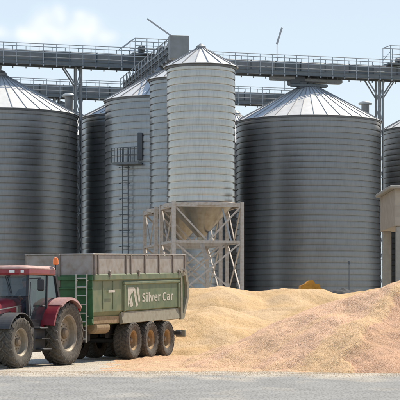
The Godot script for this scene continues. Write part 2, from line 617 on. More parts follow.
# ---------------------------------------------------------------- height fields
func field(x0: float, x1: float, d0: float, d1: float, cell: float, hf: Callable, cf: Callable) -> ArrayMesh:
	var nx := int((x1 - x0) / cell)
	var nz := int((d1 - d0) / cell)
	var P := PackedVector3Array()
	var C := PackedColorArray()
	var N := PackedVector3Array()
	var Hh := PackedFloat32Array()
	for j in nz + 1:
		for i in nx + 1:
			var x := x0 + i * cell
			var d := d0 + j * cell
			var h: float = hf.call(x, d)
			Hh.append(h)
			P.append(Vector3(x, maxf(h, -0.12), -d))
			C.append(cf.call(x, d, h))
	for j in nz + 1:
		for i in nx + 1:
			var a := Hh[j * nx + j + maxi(i - 1, 0)]
			var b := Hh[j * nx + j + mini(i + 1, nx)]
			var c := Hh[maxi(j - 1, 0) * (nx + 1) + i]
			var e := Hh[mini(j + 1, nz) * (nx + 1) + i]
			N.append(Vector3(a - b, 2.0 * cell, e - c).normalized())
	var I := PackedInt32Array()
	for j in nz:
		for i in nx:
			var k := j * (nx + 1) + i
			if maxf(maxf(Hh[k], Hh[k + 1]), maxf(Hh[k + nx + 1], Hh[k + nx + 2])) < -0.03: continue
			# z falls as j grows
			I.append_array([k, k + nx + 1, k + 1, k + 1, k + nx + 1, k + nx + 2])
	var arr := []
	arr.resize(Mesh.ARRAY_MAX)
	arr[Mesh.ARRAY_VERTEX] = P
	arr[Mesh.ARRAY_NORMAL] = N
	arr[Mesh.ARRAY_COLOR] = C
	arr[Mesh.ARRAY_INDEX] = I
	var m := ArrayMesh.new()
	m.add_surface_from_arrays(Mesh.PRIMITIVE_TRIANGLES, arr)
	return m

func ridge_height(pts: Array, x: float, d: float, slope: float, rnd: float) -> float:
	# tipped grain: flanks at the angle of repose below a crest line, crest rounded
	var best := -9.0
	for i in pts.size() - 1:
		var a: Vector3 = pts[i]
		var b: Vector3 = pts[i + 1]
		var ab := Vector2(b.x - a.x, b.y - a.y)
		var t := clampf(Vector2(x - a.x, d - a.y).dot(ab) / ab.length_squared(), 0.0, 1.0)
		var dist := (Vector2(a.x, a.y) + ab * t - Vector2(x, d)).length()
		var h := lerpf(a.z, b.z, t) - slope * (sqrt(dist * dist + rnd * rnd) - rnd)
		best = maxf(best, h) if best < -8.0 else smax(best, h, 0.08)
	return best

func smax(a: float, b: float, k: float) -> float:
	var h := clampf(0.5 + 0.5 * (a - b) / k, 0.0, 1.0)
	return lerpf(b, a, h) + k * h * (1.0 - h)

func poly_x(pts: Array, d: float) -> float:
	if d <= pts[0].x: return pts[0].y
	for i in pts.size() - 1:
		if d <= pts[i + 1].x:
			return lerpf(pts[i].y, pts[i + 1].y, (d - pts[i].x) / (pts[i + 1].x - pts[i].x))
	return pts[pts.size() - 1].y

var front_ridge := [Vector3(13, 50.5, 3.2), Vector3(8, 49.2, 2.85), Vector3(5.75, 48.3, 2.38), Vector3(4.0, 48.2, 1.92), Vector3(2.55, 47.8, 1.36), Vector3(1.1, 47.2, 0.74), Vector3(-0.5, 46.5, 0.08)]
var lobe_l := [Vector2(44.6, 2.5), Vector2(45.1, 2.8), Vector2(46.1, 3.5), Vector2(46.85, 4.5), Vector2(48.2, 5.7), Vector2(49.5, 7.0)]
var lobe_r := [Vector2(44.6, 3.9), Vector2(45.2, 4.25), Vector2(46.3, 4.77), Vector2(47.4, 5.58), Vector2(48.2, 6.2), Vector2(49.5, 7.6)]

func front_h(x: float, d: float) -> float:
	var wob := n2.get_noise_2d(x * 0.9, d * 0.9)
	var h := ridge_height(front_ridge, x + wob * 0.25, d + n2.get_noise_2d(x * 0.7 + 40.0, d * 0.7) * 0.4, 0.53, 0.3)
	# sheets of grain that slid along the flank
	var u := x * 0.86 + d * 0.5
	var v := -x * 0.5 + d * 0.86
	h += n2.get_noise_2d(u * 0.5, v * 2.6) * 0.055 + n1.get_noise_2d(x * 2.2, d * 2.2) * 0.03 + n1.get_noise_2d(x * 9.0, d * 9.0) * 0.011
	var e := n2.get_noise_2d(x * 1.6, d * 1.6) * 0.3 + n1.get_noise_2d(x * 6.0, d * 6.0) * 0.035
	var l := x - poly_x(lobe_l, d) + e
	var r := poly_x(lobe_r, d) - x + e
	h += 0.04 * clampf(l / 0.16, 0.0, 1.0) * clampf(r / 0.07, 0.0, 1.0) + 0.045 * clampf(r / 0.09, 0.0, 1.0) * exp(-maxf(r, 0.0) * 0.9)
	return h

func front_c(x: float, d: float, _h: float) -> Color:
	var pink := Color(0.755, 0.50, 0.34)
	var gold := Color(0.75, 0.52, 0.295)
	var red := Color(0.5, 0.285, 0.175)
	var u := x * 0.86 + d * 0.5
	var v := -x * 0.5 + d * 0.86
	var s := n2.get_noise_2d(u * 0.35 + 9.0, v * 2.2)
	var c := pink.lerp(gold, clampf(0.2 + s * 1.0, 0.0, 1.0))
	var e := n2.get_noise_2d(x * 1.6, d * 1.6) * 0.3 + n1.get_noise_2d(x * 6.0, d * 6.0) * 0.035
	var l := x - poly_x(lobe_l, d) + e
	var r := poly_x(lobe_r, d) - x + e
	if l > 0.0 and r > 0.0: c = c.lerp(gold, clampf(l / 0.25, 0.0, 1.0) * 0.85)
	elif r <= 0.0: c = c.lerp(red, 0.45)
	return c * (1.0 + n1.get_noise_2d(x * 14.0, d * 14.0) * 0.16 + n1.get_noise_2d(x * 40.0, d * 40.0) * 0.16)

var mid_ridge := [Vector3(-4.2, 66.2, 0.35), Vector3(-2.2, 65.6, 1.05), Vector3(-0.5, 64.6, 1.54), Vector3(0.45, 64.2, 1.7), Vector3(2.7, 63, 1.16), Vector3(5, 61.5, 0.7)]
var second_ridge := [Vector3(0.2, 69.5, 1.1), Vector3(1.7, 69, 1.5), Vector3(3.6, 69, 1.7), Vector3(6, 68, 1.8), Vector3(10, 67, 2.1)]
var back_ridge := [Vector3(-6, 80, 0.6), Vector3(-2.5, 80, 2.05), Vector3(-0.5, 80, 2.56), Vector3(1.2, 79.6, 2.66), Vector3(2.9, 80, 2.44), Vector3(4.2, 79.8, 2.56), Vector3(5.5, 80, 2.52), Vector3(6.4, 80, 2.3), Vector3(7.4, 80, 2.45), Vector3(11, 79, 3.0)]

func heap_h(ridge: Array, slope: float, x: float, d: float) -> float:
	var h := ridge_height(ridge, x + n2.get_noise_2d(x * 0.5, d * 0.5) * 0.5, d + n2.get_noise_2d(x * 0.5 + 31.0, d * 0.5) * 0.6, slope, 0.4)
	return h + n2.get_noise_2d(x * 0.8, d * 1.4) * 0.05 + n1.get_noise_2d(x * 2.0, d * 2.0) * 0.035 + n1.get_noise_2d(x * 7.0, d * 7.0) * 0.012

func heap_c(x: float, d: float, _h: float) -> Color:
	var gold := Color(0.69, 0.485, 0.255)
	var pale := Color(0.70, 0.515, 0.31)
	var s := n2.get_noise_2d(x * 0.6 + 5.0, d * 1.2)
	return gold.lerp(pale, clampf(0.4 + s * 1.6, 0.0, 1.0)) * (1.0 + n1.get_noise_2d(x * 8.0, d * 8.0) * 0.14 + n1.get_noise_2d(x * 30.0, d * 30.0) * 0.12)

func apron_h(x: float, d: float) -> float:
	# thin spill of grain round the foot of the heaps
	var e := minf(minf((x + 2.5 + (d - 46.0) * 0.02) * 0.06, (d - 44.7 + 0.13 * maxf(x, 0.0)) * 0.07), (58.5 - d) * 0.05)
	return minf(e, 0.07) + n1.get_noise_2d(x * 1.1, d * 2.0) * 0.055 + n1.get_noise_2d(x * 5.0, d * 5.0) * 0.018 - 0.012

func apron_c(x: float, d: float, _h: float) -> Color:
	var c := Color(0.68, 0.455, 0.30).lerp(Color(0.68, 0.495, 0.315), clampf(0.5 + n2.get_noise_2d(x, d * 2.0) * 1.5, 0.0, 1.0))
	return c * (1.0 + n1.get_noise_2d(x * 14.0, d * 14.0) * 0.14 + n1.get_noise_2d(x * 40.0, d * 40.0) * 0.15)

# ---------------------------------------------------------------- wheels
var wheel_cache := {}

func tyre_r(R: float, W: float, y: float) -> float:
	var t := absf(y) / W
	return R * (0.965 - 0.02 * t - 0.55 * pow(maxf(t - 0.36, 0.0), 1.6))

func tyre_mesh(R: float, W: float, rim: float, lugs: int, lug_h: float, sweep: float, block: bool) -> ArrayMesh:
	var key := "%.2f %.2f" % [R, W]
	if wheel_cache.has(key): return wheel_cache[key]
	var st := S(true)
	var prof := [Vector2(rim, -W * 0.36), Vector2(rim * 1.06, -W * 0.42), Vector2((rim + R) * 0.5, -W * 0.5), Vector2(R * 0.86, -W * 0.5)]
	for k in 9:
		var y := lerpf(-0.46, 0.46, k / 8.0) * W
		prof.append(Vector2(tyre_r(R, W, y), y))
	prof.append_array([Vector2(R * 0.86, W * 0.5), Vector2((rim + R) * 0.5, W * 0.5), Vector2(rim * 1.06, W * 0.42), Vector2(rim, W * 0.36)])
	lathe(st, prof, 56)
	st.set_smooth_group(-1)
	# cleats, alternating left and right
	for k in lugs * 2:
		var side := 1.0 if k % 2 else -1.0
		var t0 := TAU * k / (lugs * 2)
		var prev := []
		var ns := 5
		for j in ns + 1:
			var f := float(j) / ns
			var y := side * W * lerpf(-0.05, 0.52, f)
			var th := t0 + sweep * f
			var rr := tyre_r(R, W, y) if absf(y) < W * 0.47 else R * 0.87
			var hw := (0.030 if not block else 0.05) * lerpf(1.0, 1.5, f)
			var sec := []
			for q in [[-hw, -0.01], [hw, -0.01], [hw * 0.8, lug_h], [-hw * 0.8, lug_h]]:
				var a: float = th + q[0] / R
				var r2: float = rr + q[1] * (1.0 if j < ns else 0.75)
				sec.append(Vector3(r2 * cos(a), y, -r2 * sin(a)))
			if side > 0.0: sec.reverse()
			if j > 0: loft(st, [prev, sec], j == 1 or j == ns)
			prev = sec
	wheel_cache[key] = mesh_of(st)
	return wheel_cache[key]

func wheel(parent: Node3D, R: float, W: float, rim: float, pos: Vector3, near: bool, rim_mat: Material, lugs: int, lug_h: float, sweep: float, block: bool, spin: float) -> void:
	var tm := tyre_mesh(R, W, rim, lugs, lug_h, sweep, block)
	var b := Basis(Vector3.RIGHT, -PI / 2 if near else PI / 2) * Basis(Vector3.UP, spin)
	var o := inst("wheel", tm, M.rubber, parent, Transform3D(b, pos))
	var key := "rim %.2f %.2f" % [R, W]
	if not wheel_cache.has(key):
		var st := S(true)
		lathe(st, [Vector2(rim + 0.025, W * 0.33), Vector2(rim + 0.03, W * 0.4), Vector2(rim - 0.01, W * 0.4), Vector2(rim - 0.045, W * 0.3), Vector2(rim - 0.07, W * 0.05), Vector2(rim * 0.62, W * 0.0), Vector2(rim * 0.55, W * 0.1), Vector2(rim * 0.4, W * 0.12)].map(func(v): return v), 40, Transform3D(), true)
		lathe(st, [Vector2(rim * 0.4, W * 0.12), Vector2(0, W * 0.12)], 40)
		wheel_cache[key] = mesh_of(st)
		st = S(true)
		lathe(st, [Vector2(rim * 0.3, W * 0.1), Vector2(rim * 0.3, W * 0.2), Vector2(rim * 0.2, W * 0.3), Vector2(0, W * 0.32)], 20, Transform3D(), true)
		wheel_cache[key + "hub"] = mesh_of(st)
		st = S()
		tube(st, Vector3(rim * 0.47, W * 0.06, 0), Vector3(rim * 0.47, W * 0.165, 0), 0.018, 6)
		wheel_cache[key + "bolt"] = mesh_of(st)
	# the inward side of the lathe faces out here, so the dish is seen
	inst("rim", wheel_cache[key], rim_mat, o)
	inst("hub", wheel_cache[key + "hub"], M.hub, o)
	for k in 10: inst("bolt", wheel_cache[key + "bolt"], M.hub, o, Transform3D(Basis(Vector3.UP, TAU * k / 10), Vector3.ZERO))

# ---------------------------------------------------------------- person
func sdf_mesh(bones: Array, cell: float, k: float) -> ArrayMesh:
	var lo := Vector3.ONE * 1e9
	var hi := -lo
	for b in bones:
		for e in [[b[0], b[2]], [b[1], b[3]]]:
			lo = lo.min(e[0] - Vector3.ONE * (e[1] + cell * 2.0))
			hi = hi.max(e[0] + Vector3.ONE * (e[1] + cell * 2.0))
	var nx := int((hi.x - lo.x) / cell) + 2
	var ny := int((hi.y - lo.y) / cell) + 2
	var nz := int((hi.z - lo.z) / cell) + 2
	var D := PackedFloat32Array()
	D.resize(nx * ny * nz)
	D.fill(1.0)
	for b in bones:
		var A: Vector3 = b[0]
		var B: Vector3 = b[1]
		var rm := maxf(b[2], b[3]) + k + cell * 2.0
		var i0 := ((A.min(B) - Vector3.ONE * rm - lo) / cell).floor()
		var i1 := ((A.max(B) + Vector3.ONE * rm - lo) / cell).ceil()
		var ab := B - A
		var ll := maxf(ab.length_squared(), 1e-9)
		for z in range(maxi(0, int(i0.z)), mini(nz, int(i1.z))):
			for y in range(maxi(0, int(i0.y)), mini(ny, int(i1.y))):
				for x in range(maxi(0, int(i0.x)), mini(nx, int(i1.x))):
					var p := lo + Vector3(x, y, z) * cell
					var t := clampf((p - A).dot(ab) / ll, 0.0, 1.0)
					var dd := (p - A - ab * t).length() - lerpf(b[2], b[3], t)
					var q := (z * ny + y) * nx + x
					var o := D[q]
					var h := clampf(0.5 + 0.5 * (o - dd) / k, 0.0, 1.0)
					D[q] = lerpf(o, dd, h) - k * h * (1.0 - h)
	var vid := {}
	var P := []
	var st := S(true)
	for z in nz - 1:
		for y in ny - 1:
			for x in nx - 1:
				var q := (z * ny + y) * nx + x
				var c := [D[q], D[q + 1], D[q + nx], D[q + nx + 1], D[q + nx * ny], D[q + nx * ny + 1], D[q + nx * ny + nx], D[q + nx * ny + nx + 1]]
				var mn: float = c.min()
				var mx: float = c.max()
				if mn > 0.0 or mx <= 0.0: continue
				var sum := Vector3.ZERO
				var cnt := 0
				for e in [[0, 1], [2, 3], [4, 5], [6, 7], [0, 2], [1, 3], [4, 6], [5, 7], [0, 4], [1, 5], [2, 6], [3, 7]]:
					var a: float = c[e[0]]
					var b: float = c[e[1]]
					if (a > 0.0) == (b > 0.0): continue
					var t := a / (a - b)
					var pa := Vector3(e[0] & 1, (e[0] >> 1) & 1, e[0] >> 2)
					var pb := Vector3(e[1] & 1, (e[1] >> 1) & 1, e[1] >> 2)
					sum += pa.lerp(pb, t)
					cnt += 1
				vid[q] = P.size()
				P.append(lo + (Vector3(x, y, z) + sum / cnt) * cell)
	var str3 := [1, nx, nx * ny]
	for q in vid:
		for ax in 3:
			var u: int = str3[(ax + 1) % 3]
			var v: int = str3[(ax + 2) % 3]
			var q2: int = q + str3[ax]
			if q2 >= D.size() or (D[q] > 0.0) == (D[q2] > 0.0): continue
			if not (vid.has(q - u) and vid.has(q - v) and vid.has(q - u - v)): continue
			var a: Vector3 = P[vid[q]]
			var b: Vector3 = P[vid[q - u]]
			var c: Vector3 = P[vid[q - u - v]]
			var d: Vector3 = P[vid[q - v]]
			if D[q] <= 0.0: quad(st, c, d, a, b)
			else: quad(st, a, d, c, b)
	return mesh_of(st)

# ---------------------------------------------------------------- tractor (x forward, y up, z to its right-hand side)
func hood_section(x: float, top: float, bot: float, hw: float) -> Array:
	var l := []
	# counter-clockwise seen from the front (+x): up the right-hand side... z runs to the tractor's right
	for p in [[-1.0, 0.0], [-1.0, 0.62], [-0.93, 0.84], [-0.74, 0.95], [-0.4, 0.99], [0.0, 1.0], [0.4, 0.99], [0.74, 0.95], [0.93, 0.84], [1.0, 0.62], [1.0, 0.0]]:
		l.append(Vector3(x, lerpf(bot, top, p[1]), p[0] * hw))
	l.reverse()
	return l

func pane(parent: Node3D, pts: Array) -> void:
	# a sheet of glass from a planar outline
	var st := S()
	var n: Vector3 = (pts[1] - pts[0]).cross(pts[2] - pts[0]).normalized() * 0.004
	var a := []
	var b := []
	for p in pts:
		a.append(p - n); b.append(p + n)
	loft(st, [a, b])
	obj("window_pane", st, M.glass, parent)

func pipe(parent: Node3D, called: String, pts: Array, w: float, m: Material) -> void:
	var st := S()
	for i in pts.size() - 1: beam(st, pts[i], pts[i + 1], w, w)
	obj(called, st, m, parent)

func tractor() -> void:
	var T := thing("tractor", "red tractor with dusty tyres and amber roof beacon hitched to the trailer", "tractor", Vector3(-4.94, 0, -50.16), deg_to_rad(-112.5))
	# driveline
	var st := S()
	cbox(st, Vector3(0.25, 0.82, 0), Vector3(1.3, 0.62, 0.7), 0.06)
	cbox(st, Vector3(1.7, 0.85, 0), Vector3(2.6, 0.5, 0.52), 0.05)
	tube(st, Vector3(0, 0.93, -0.95), Vector3(0, 0.93, 0.95), 0.17, 14)
	tube(st, Vector3(2.8, 0.72, -0.92), Vector3(2.8, 0.72, 0.92), 0.11, 12)
	cbox(st, Vector3(-0.75, 0.62, 0), Vector3(0.9, 0.18, 0.3), 0.03)
	obj("chassis", st, M.dark, T)
	st = S(true)
	loft(st, [hood_section(1.5, 1.98, 1.08, 0.46), hood_section(2.0, 1.94, 1.06, 0.47), hood_section(2.7, 1.86, 1.02, 0.46), hood_section(3.3, 1.74, 0.98, 0.43), hood_section(3.62, 1.58, 0.98, 0.37), hood_section(3.72, 1.36, 1.0, 0.32)])
	var hood := obj("hood", st, M.red, T)
	for s in [-1.0, 1.0]:
		st = S()
		prism(st, [Vector2(2.05, 1.2), Vector2(3.3, 1.15), Vector2(3.35, 1.42), Vector2(2.2, 1.58)], s * 0.475 - 0.012, s * 0.475 + 0.012)
		obj("side_grille", st, M.black, hood)
	st = S()
	box(st, Vector3(1.72, 1.62, -0.476), Vector3(0.26, 0.14, 0.012))
	obj("badge", st, M.white, hood)
	st = S()
	cbox(st, Vector3(3.6, 1.22, -0.3), Vector3(0.3, 0.14, 0.2), 0.03)
	obj("headlight", st, M.lamp_glass, hood)
	st = S()
	cbox(st, Vector3(3.6, 1.22, 0.3), Vector3(0.3, 0.14, 0.2), 0.03)
	obj("headlight", st, M.lamp_glass, hood)
	st = S()
	cbox(st, Vector3(3.6, 0.75, 0), Vector3(0.5, 0.45, 0.75), 0.05)
	obj("front_weight", st, M.dark, T)
	# cab frame
	var zc := 0.82
	st = S()
	cbox(st, Vector3(0.85, 1.18, 0), Vector3(2.0, 0.34, 1.5), 0.04)
	obj("cab_floor", st, M.black, T)
	for s in [-1.0, 1.0]:
		pipe(T, "pillar", [Vector3(1.72, 1.3, s * 0.78), Vector3(1.86, 2.0, s * zc), Vector3(1.74, 2.62, s * 0.78)], 0.075, M.black)
		pipe(T, "pillar", [Vector3(0.72, 1.3, s * 0.82), Vector3(0.62, 2.62, s * 0.8)], 0.06, M.black)
		pipe(T, "pillar", [Vector3(-0.2, 1.62, s * 0.8), Vector3(0.08, 2.62, s * 0.78)], 0.09, M.black)
		pane(T, [Vector3(1.70, 1.34, s * 0.79), Vector3(0.74, 1.34, s * 0.82), Vector3(0.66, 2.6, s * 0.8), Vector3(1.72, 2.6, s * 0.78), Vector3(1.84, 2.0, s * 0.815)])
		pane(T, [Vector3(0.7, 1.62, s * 0.82), Vector3(-0.18, 1.64, s * 0.8), Vector3(0.08, 2.6, s * 0.78), Vector3(0.64, 2.6, s * 0.8)])
		# door sill and lower cab side
		st = S()
		prism(st, [Vector2(1.7, 1.05), Vector2(1.72, 1.34), Vector2(0.74, 1.34), Vector2(0.72, 1.05)], s * 0.76 - 0.03, s * 0.76 + 0.03)
		obj("cab_side", st, M.black, T)
	pane(T, [Vector3(1.74, 1.5, -0.76), Vector3(1.74, 1.5, 0.76), Vector3(1.86, 2.0, 0.8), Vector3(1.86, 2.0, -0.8)])
	pane(T, [Vector3(1.86, 2.005, -0.8), Vector3(1.86, 2.005, 0.8), Vector3(1.75, 2.6, 0.76), Vector3(1.75, 2.6, -0.76)])
	pane(T, [Vector3(-0.2, 1.66, -0.76), Vector3(0.06, 2.6, -0.74), Vector3(0.06, 2.6, 0.74), Vector3(-0.2, 1.66, 0.76)])
	st = S()
	box(st, Vector3(1.72, 1.4, 0), Vector3(0.1, 0.2, 1.5))
	obj("cowl", st, M.black, T)
	st = S()
	box(st, Vector3(-0.2, 1.45, 0), Vector3(0.08, 0.4, 1.5))
	obj("rear_cab_wall", st, M.black, T)
	# roof
	st = S(true)
	var secs := []
	for q in [[2.62, 0.02], [2.66, 0.0], [2.775, 0.0]]:
		var loop := []
		for p in [[1.98, -0.62], [1.8, -0.86], [0.2, -0.86], [0.04, -0.74], [0.04, 0.74], [0.2, 0.86], [1.8, 0.86], [1.98, 0.62]]:
			loop.append(Vector3(1.0 + (p[0] - 1.0) * (1.0 - q[1]), q[0], p[1] * (1.0 - q[1])))
		secs.append(loop)
	st.set_smooth_group(-1)
	loft(st, secs)
	var roof := obj("cab_roof", st, M.red, T)
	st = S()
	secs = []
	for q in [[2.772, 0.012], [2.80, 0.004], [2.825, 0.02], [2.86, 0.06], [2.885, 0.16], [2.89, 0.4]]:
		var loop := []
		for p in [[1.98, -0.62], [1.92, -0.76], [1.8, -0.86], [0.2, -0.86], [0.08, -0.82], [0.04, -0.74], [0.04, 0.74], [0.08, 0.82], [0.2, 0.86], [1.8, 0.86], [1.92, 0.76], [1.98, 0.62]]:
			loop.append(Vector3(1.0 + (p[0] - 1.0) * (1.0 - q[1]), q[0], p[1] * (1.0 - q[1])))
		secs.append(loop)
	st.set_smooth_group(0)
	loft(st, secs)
	obj("roof_top", st, M.red_sunlit, roof)
	for z in [-0.66, -0.4, 0.4, 0.66]:
		st = S()
		cbox(st, Vector3(1.985 - (0.06 if absf(z) > 0.5 else 0.0), 2.71, z), Vector3(0.05, 0.09, 0.17), 0.012)
		obj("work_lamp", st, M.lamp_glass, roof)
	st = S()
	tube(st, Vector3(0.26, 2.78, -0.9), Vector3(0.26, 2.95, -0.9), 0.02, 8)
	var bc := obj("beacon_stem", st, M.black, T)
	st = S(true)
	lathe(st, [Vector2(0.06, 2.93), Vector2(0.085, 2.95), Vector2(0.08, 3.06), Vector2(0.06, 3.13), Vector2(0, 3.15)], 16, Transform3D(Basis(), Vector3(0.26, 0, -0.9)), true)
	obj("beacon", st, M.beacon, bc)
	# mirrors
	for s in [-1.0, 1.0]:
		pipe(T, "mirror_arm", [Vector3(1.8, 2.5, s * 0.8), Vector3(1.75, 2.52, s * 1.2)], 0.03, M.black)
		st = S()
		cbox(st, Vector3(1.75, 2.33, s * 1.2), Vector3(0.08, 0.34, 0.2), 0.03)
		obj("mirror", st, M.black, T)
	# rear mudguards: red inner part against the cab, outer flare over the tyre, its colour paled for sun glare
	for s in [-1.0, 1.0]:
		for part in [[0.55, 0.86, M.red, "mudguard", 1.02, 10, 128], [0.862, 1.22, M.red, "mudguard", 1.03, 14, 52], [0.864, 1.27, M.fender_glare, "mudguard_flare", 1.05, 53, 132]]:
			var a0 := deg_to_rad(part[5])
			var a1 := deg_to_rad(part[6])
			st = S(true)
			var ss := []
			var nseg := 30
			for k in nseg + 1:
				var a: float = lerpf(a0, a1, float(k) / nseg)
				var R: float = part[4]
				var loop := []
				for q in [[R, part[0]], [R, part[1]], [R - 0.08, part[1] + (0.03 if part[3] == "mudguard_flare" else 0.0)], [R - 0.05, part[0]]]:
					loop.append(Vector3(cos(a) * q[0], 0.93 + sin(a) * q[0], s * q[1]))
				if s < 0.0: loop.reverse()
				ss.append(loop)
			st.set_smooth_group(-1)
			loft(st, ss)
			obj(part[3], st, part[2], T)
		# filler between mudguard and cab
		st = S()
		var poly := [Vector2(1.0, 1.12)]
		for k in 9:
			var a := lerpf(deg_to_rad(12), deg_to_rad(120), k / 8.0)
			poly.append(Vector2(cos(a) * 1.01, 0.93 + sin(a) * 1.01))
		poly.append(Vector2(-0.5, 1.3))
		prism(st, poly, s * 0.58 - 0.02, s * 0.58 + 0.02)
		obj("mudguard_inner", st, M.red, T)
		# front mudguards
		st = S()
		var fs := []
		for k in 25:
			var a := lerpf(deg_to_rad(28), deg_to_rad(150), k / 24.0)
			var loop := []
			for q in [[0.83, 0.72], [0.83, 1.16], [0.80, 1.18], [0.815, 0.72]]:
				loop.append(Vector3(2.8 + cos(a) * q[0], 0.72 + sin(a) * q[0], s * q[1]))
			if s < 0.0: loop.reverse()
			fs.append(loop)
		loft(st, fs)
		obj("front_mudguard", st, M.dark, T)
		pipe(T, "mudguard_stay", [Vector3(2.75, 0.75, s * 0.6), Vector3(2.75, 1.5, s * 0.68), Vector3(2.8, 1.535, s * 0.9)], 0.04, M.black)
	# fuel tank and steps on the near side, tank on the far side
	for s in [-1.0, 1.0]:
		st = S()
		var pr := []
		for q in [[0.42, 0.12, 0.06], [0.5, 0.02, 0.0], [1.0, 0.0, 0.0], [1.14, 0.05, 0.05]]:
			var loop := []
			for p in [[0.98 + q[1], 0.42 + q[2]], [1.75 - q[1], 0.42 + q[2]], [1.75 - q[1], 0.92 - q[2]], [0.98 + q[1], 0.92 - q[2]]]:
				loop.append(Vector3(p[0], q[0], s * p[1]))
			if s > 0.0: loop.reverse()
			pr.append(loop)
		loft(st, pr)
		obj("fuel_tank", st, M.dark, T)
		for k in 3:
			st = S()
			cbox(st, Vector3(1.3, 0.5 + k * 0.3, s * (1.06 - k * 0.05)), Vector3(0.5, 0.04, 0.26), 0.01)
			obj("step", st, M.black, T)
	# wiper, grab rails, door handle, lamps on the mudguards
	pipe(T, "wiper", [Vector3(1.83, 2.58, -0.1), Vector3(1.885, 2.1, -0.3)], 0.018, M.black)
	for s in [-1.0, 1.0]:
		pipe(T, "grab_rail", [Vector3(1.8, 1.45, s * 0.9), Vector3(1.88, 2.0, s * 0.92), Vector3(1.8, 2.4, s * 0.9)], 0.025, M.black)
		st = S()
		cbox(st, Vector3(0.9, 1.72, s * 0.845), Vector3(0.16, 0.05, 0.04), 0.012)
		obj("door_handle", st, M.black, T)
		st = S()
		cbox(st, Vector3(-0.72, 1.62, s * 1.1), Vector3(0.06, 0.12, 0.24), 0.02)
		obj("tail_lamp", st, M.red_lamp, T)
		for k in 4:
			st = S()
			beam(st, Vector3(2.15, 1.24 + k * 0.07, s * 0.492), Vector3(3.25, 1.19 + k * 0.06, s * 0.482), 0.016, 0.022)
			obj("grille_slat", st, M.dark, hood)
		st = S()
		beam(st, Vector3(1.55, 1.74, s * 0.468), Vector3(3.3, 1.58, s * 0.442), 0.014, 0.03)
		obj("hood_stripe", st, M.white, hood)
	# brake and hydraulic lines to the trailer
	for k in 3:
		st = S()
		var prev := Vector3(-0.35, 1.2, -0.2 + k * 0.2)
		for j in range(1, 9):
			var f := j / 8.0
			var p := Vector3(lerpf(-0.35, -2.1, f), 1.2 - sin(f * PI) * 0.35 - f * 0.1, -0.2 + k * 0.2)
			tube(st, prev, p, 0.017, 6)
			prev = p
		obj("hose", st, M.black, T)
	# seat, steering wheel
	st = S()
	cbox(st, Vector3(0.5, 1.55, 0), Vector3(0.5, 0.16, 0.5), 0.05)
	cbox(st, Vector3(0.24, 1.9, 0), Vector3(0.14, 0.66, 0.48), 0.05, Basis(Vector3.BACK, 0.12))
	cbox(st, Vector3(0.5, 1.42, 0), Vector3(0.3, 0.2, 0.3), 0.02)
	obj("seat", st, M.seat, T)
	st = S()
	for k in 16:
		var c := Vector3(1.2, 1.92, 0)
		var b := Basis(Vector3.BACK, 0.6)
		var p0 := c + b * Vector3(cos(TAU * k / 16) * 0.2, 0, sin(TAU * k / 16) * 0.2)
		var p1 := c + b * Vector3(cos(TAU * (k + 1) / 16) * 0.2, 0, sin(TAU * (k + 1) / 16) * 0.2)
		tube(st, p0, p1, 0.016, 6)
	beam(st, Vector3(1.2, 1.92, -0.19), Vector3(1.2, 1.92, 0.19), 0.03, 0.03)
	tube(st, Vector3(1.2, 1.92, 0), Vector3(1.45, 1.36, 0), 0.04, 8)
	obj("steering_wheel", st, M.black, T)
	# exhaust on the far side
	st = S()
	tube(st, Vector3(1.95, 1.6, 0.72), Vector3(1.95, 2.9, 0.72), 0.06, 10)
	obj("exhaust", st, M.dark, T)
	# wheels
	for near in [true, false]:
		var s := -1.0 if near else 1.0
		wheel(T, 0.93, 0.58, 0.53, Vector3(0, 0.93, s * 0.96), near, M.rim_tractor, 21, 0.042, 0.42 * (1.0 if near else -1.0), false, 0.3)
		wheel(T, 0.72, 0.46, 0.39, Vector3(2.8, 0.72, s * 0.95), near, M.rim_tractor, 18, 0.036, 0.42 * (1.0 if near else -1.0), false, 0.1)
	driver(T)

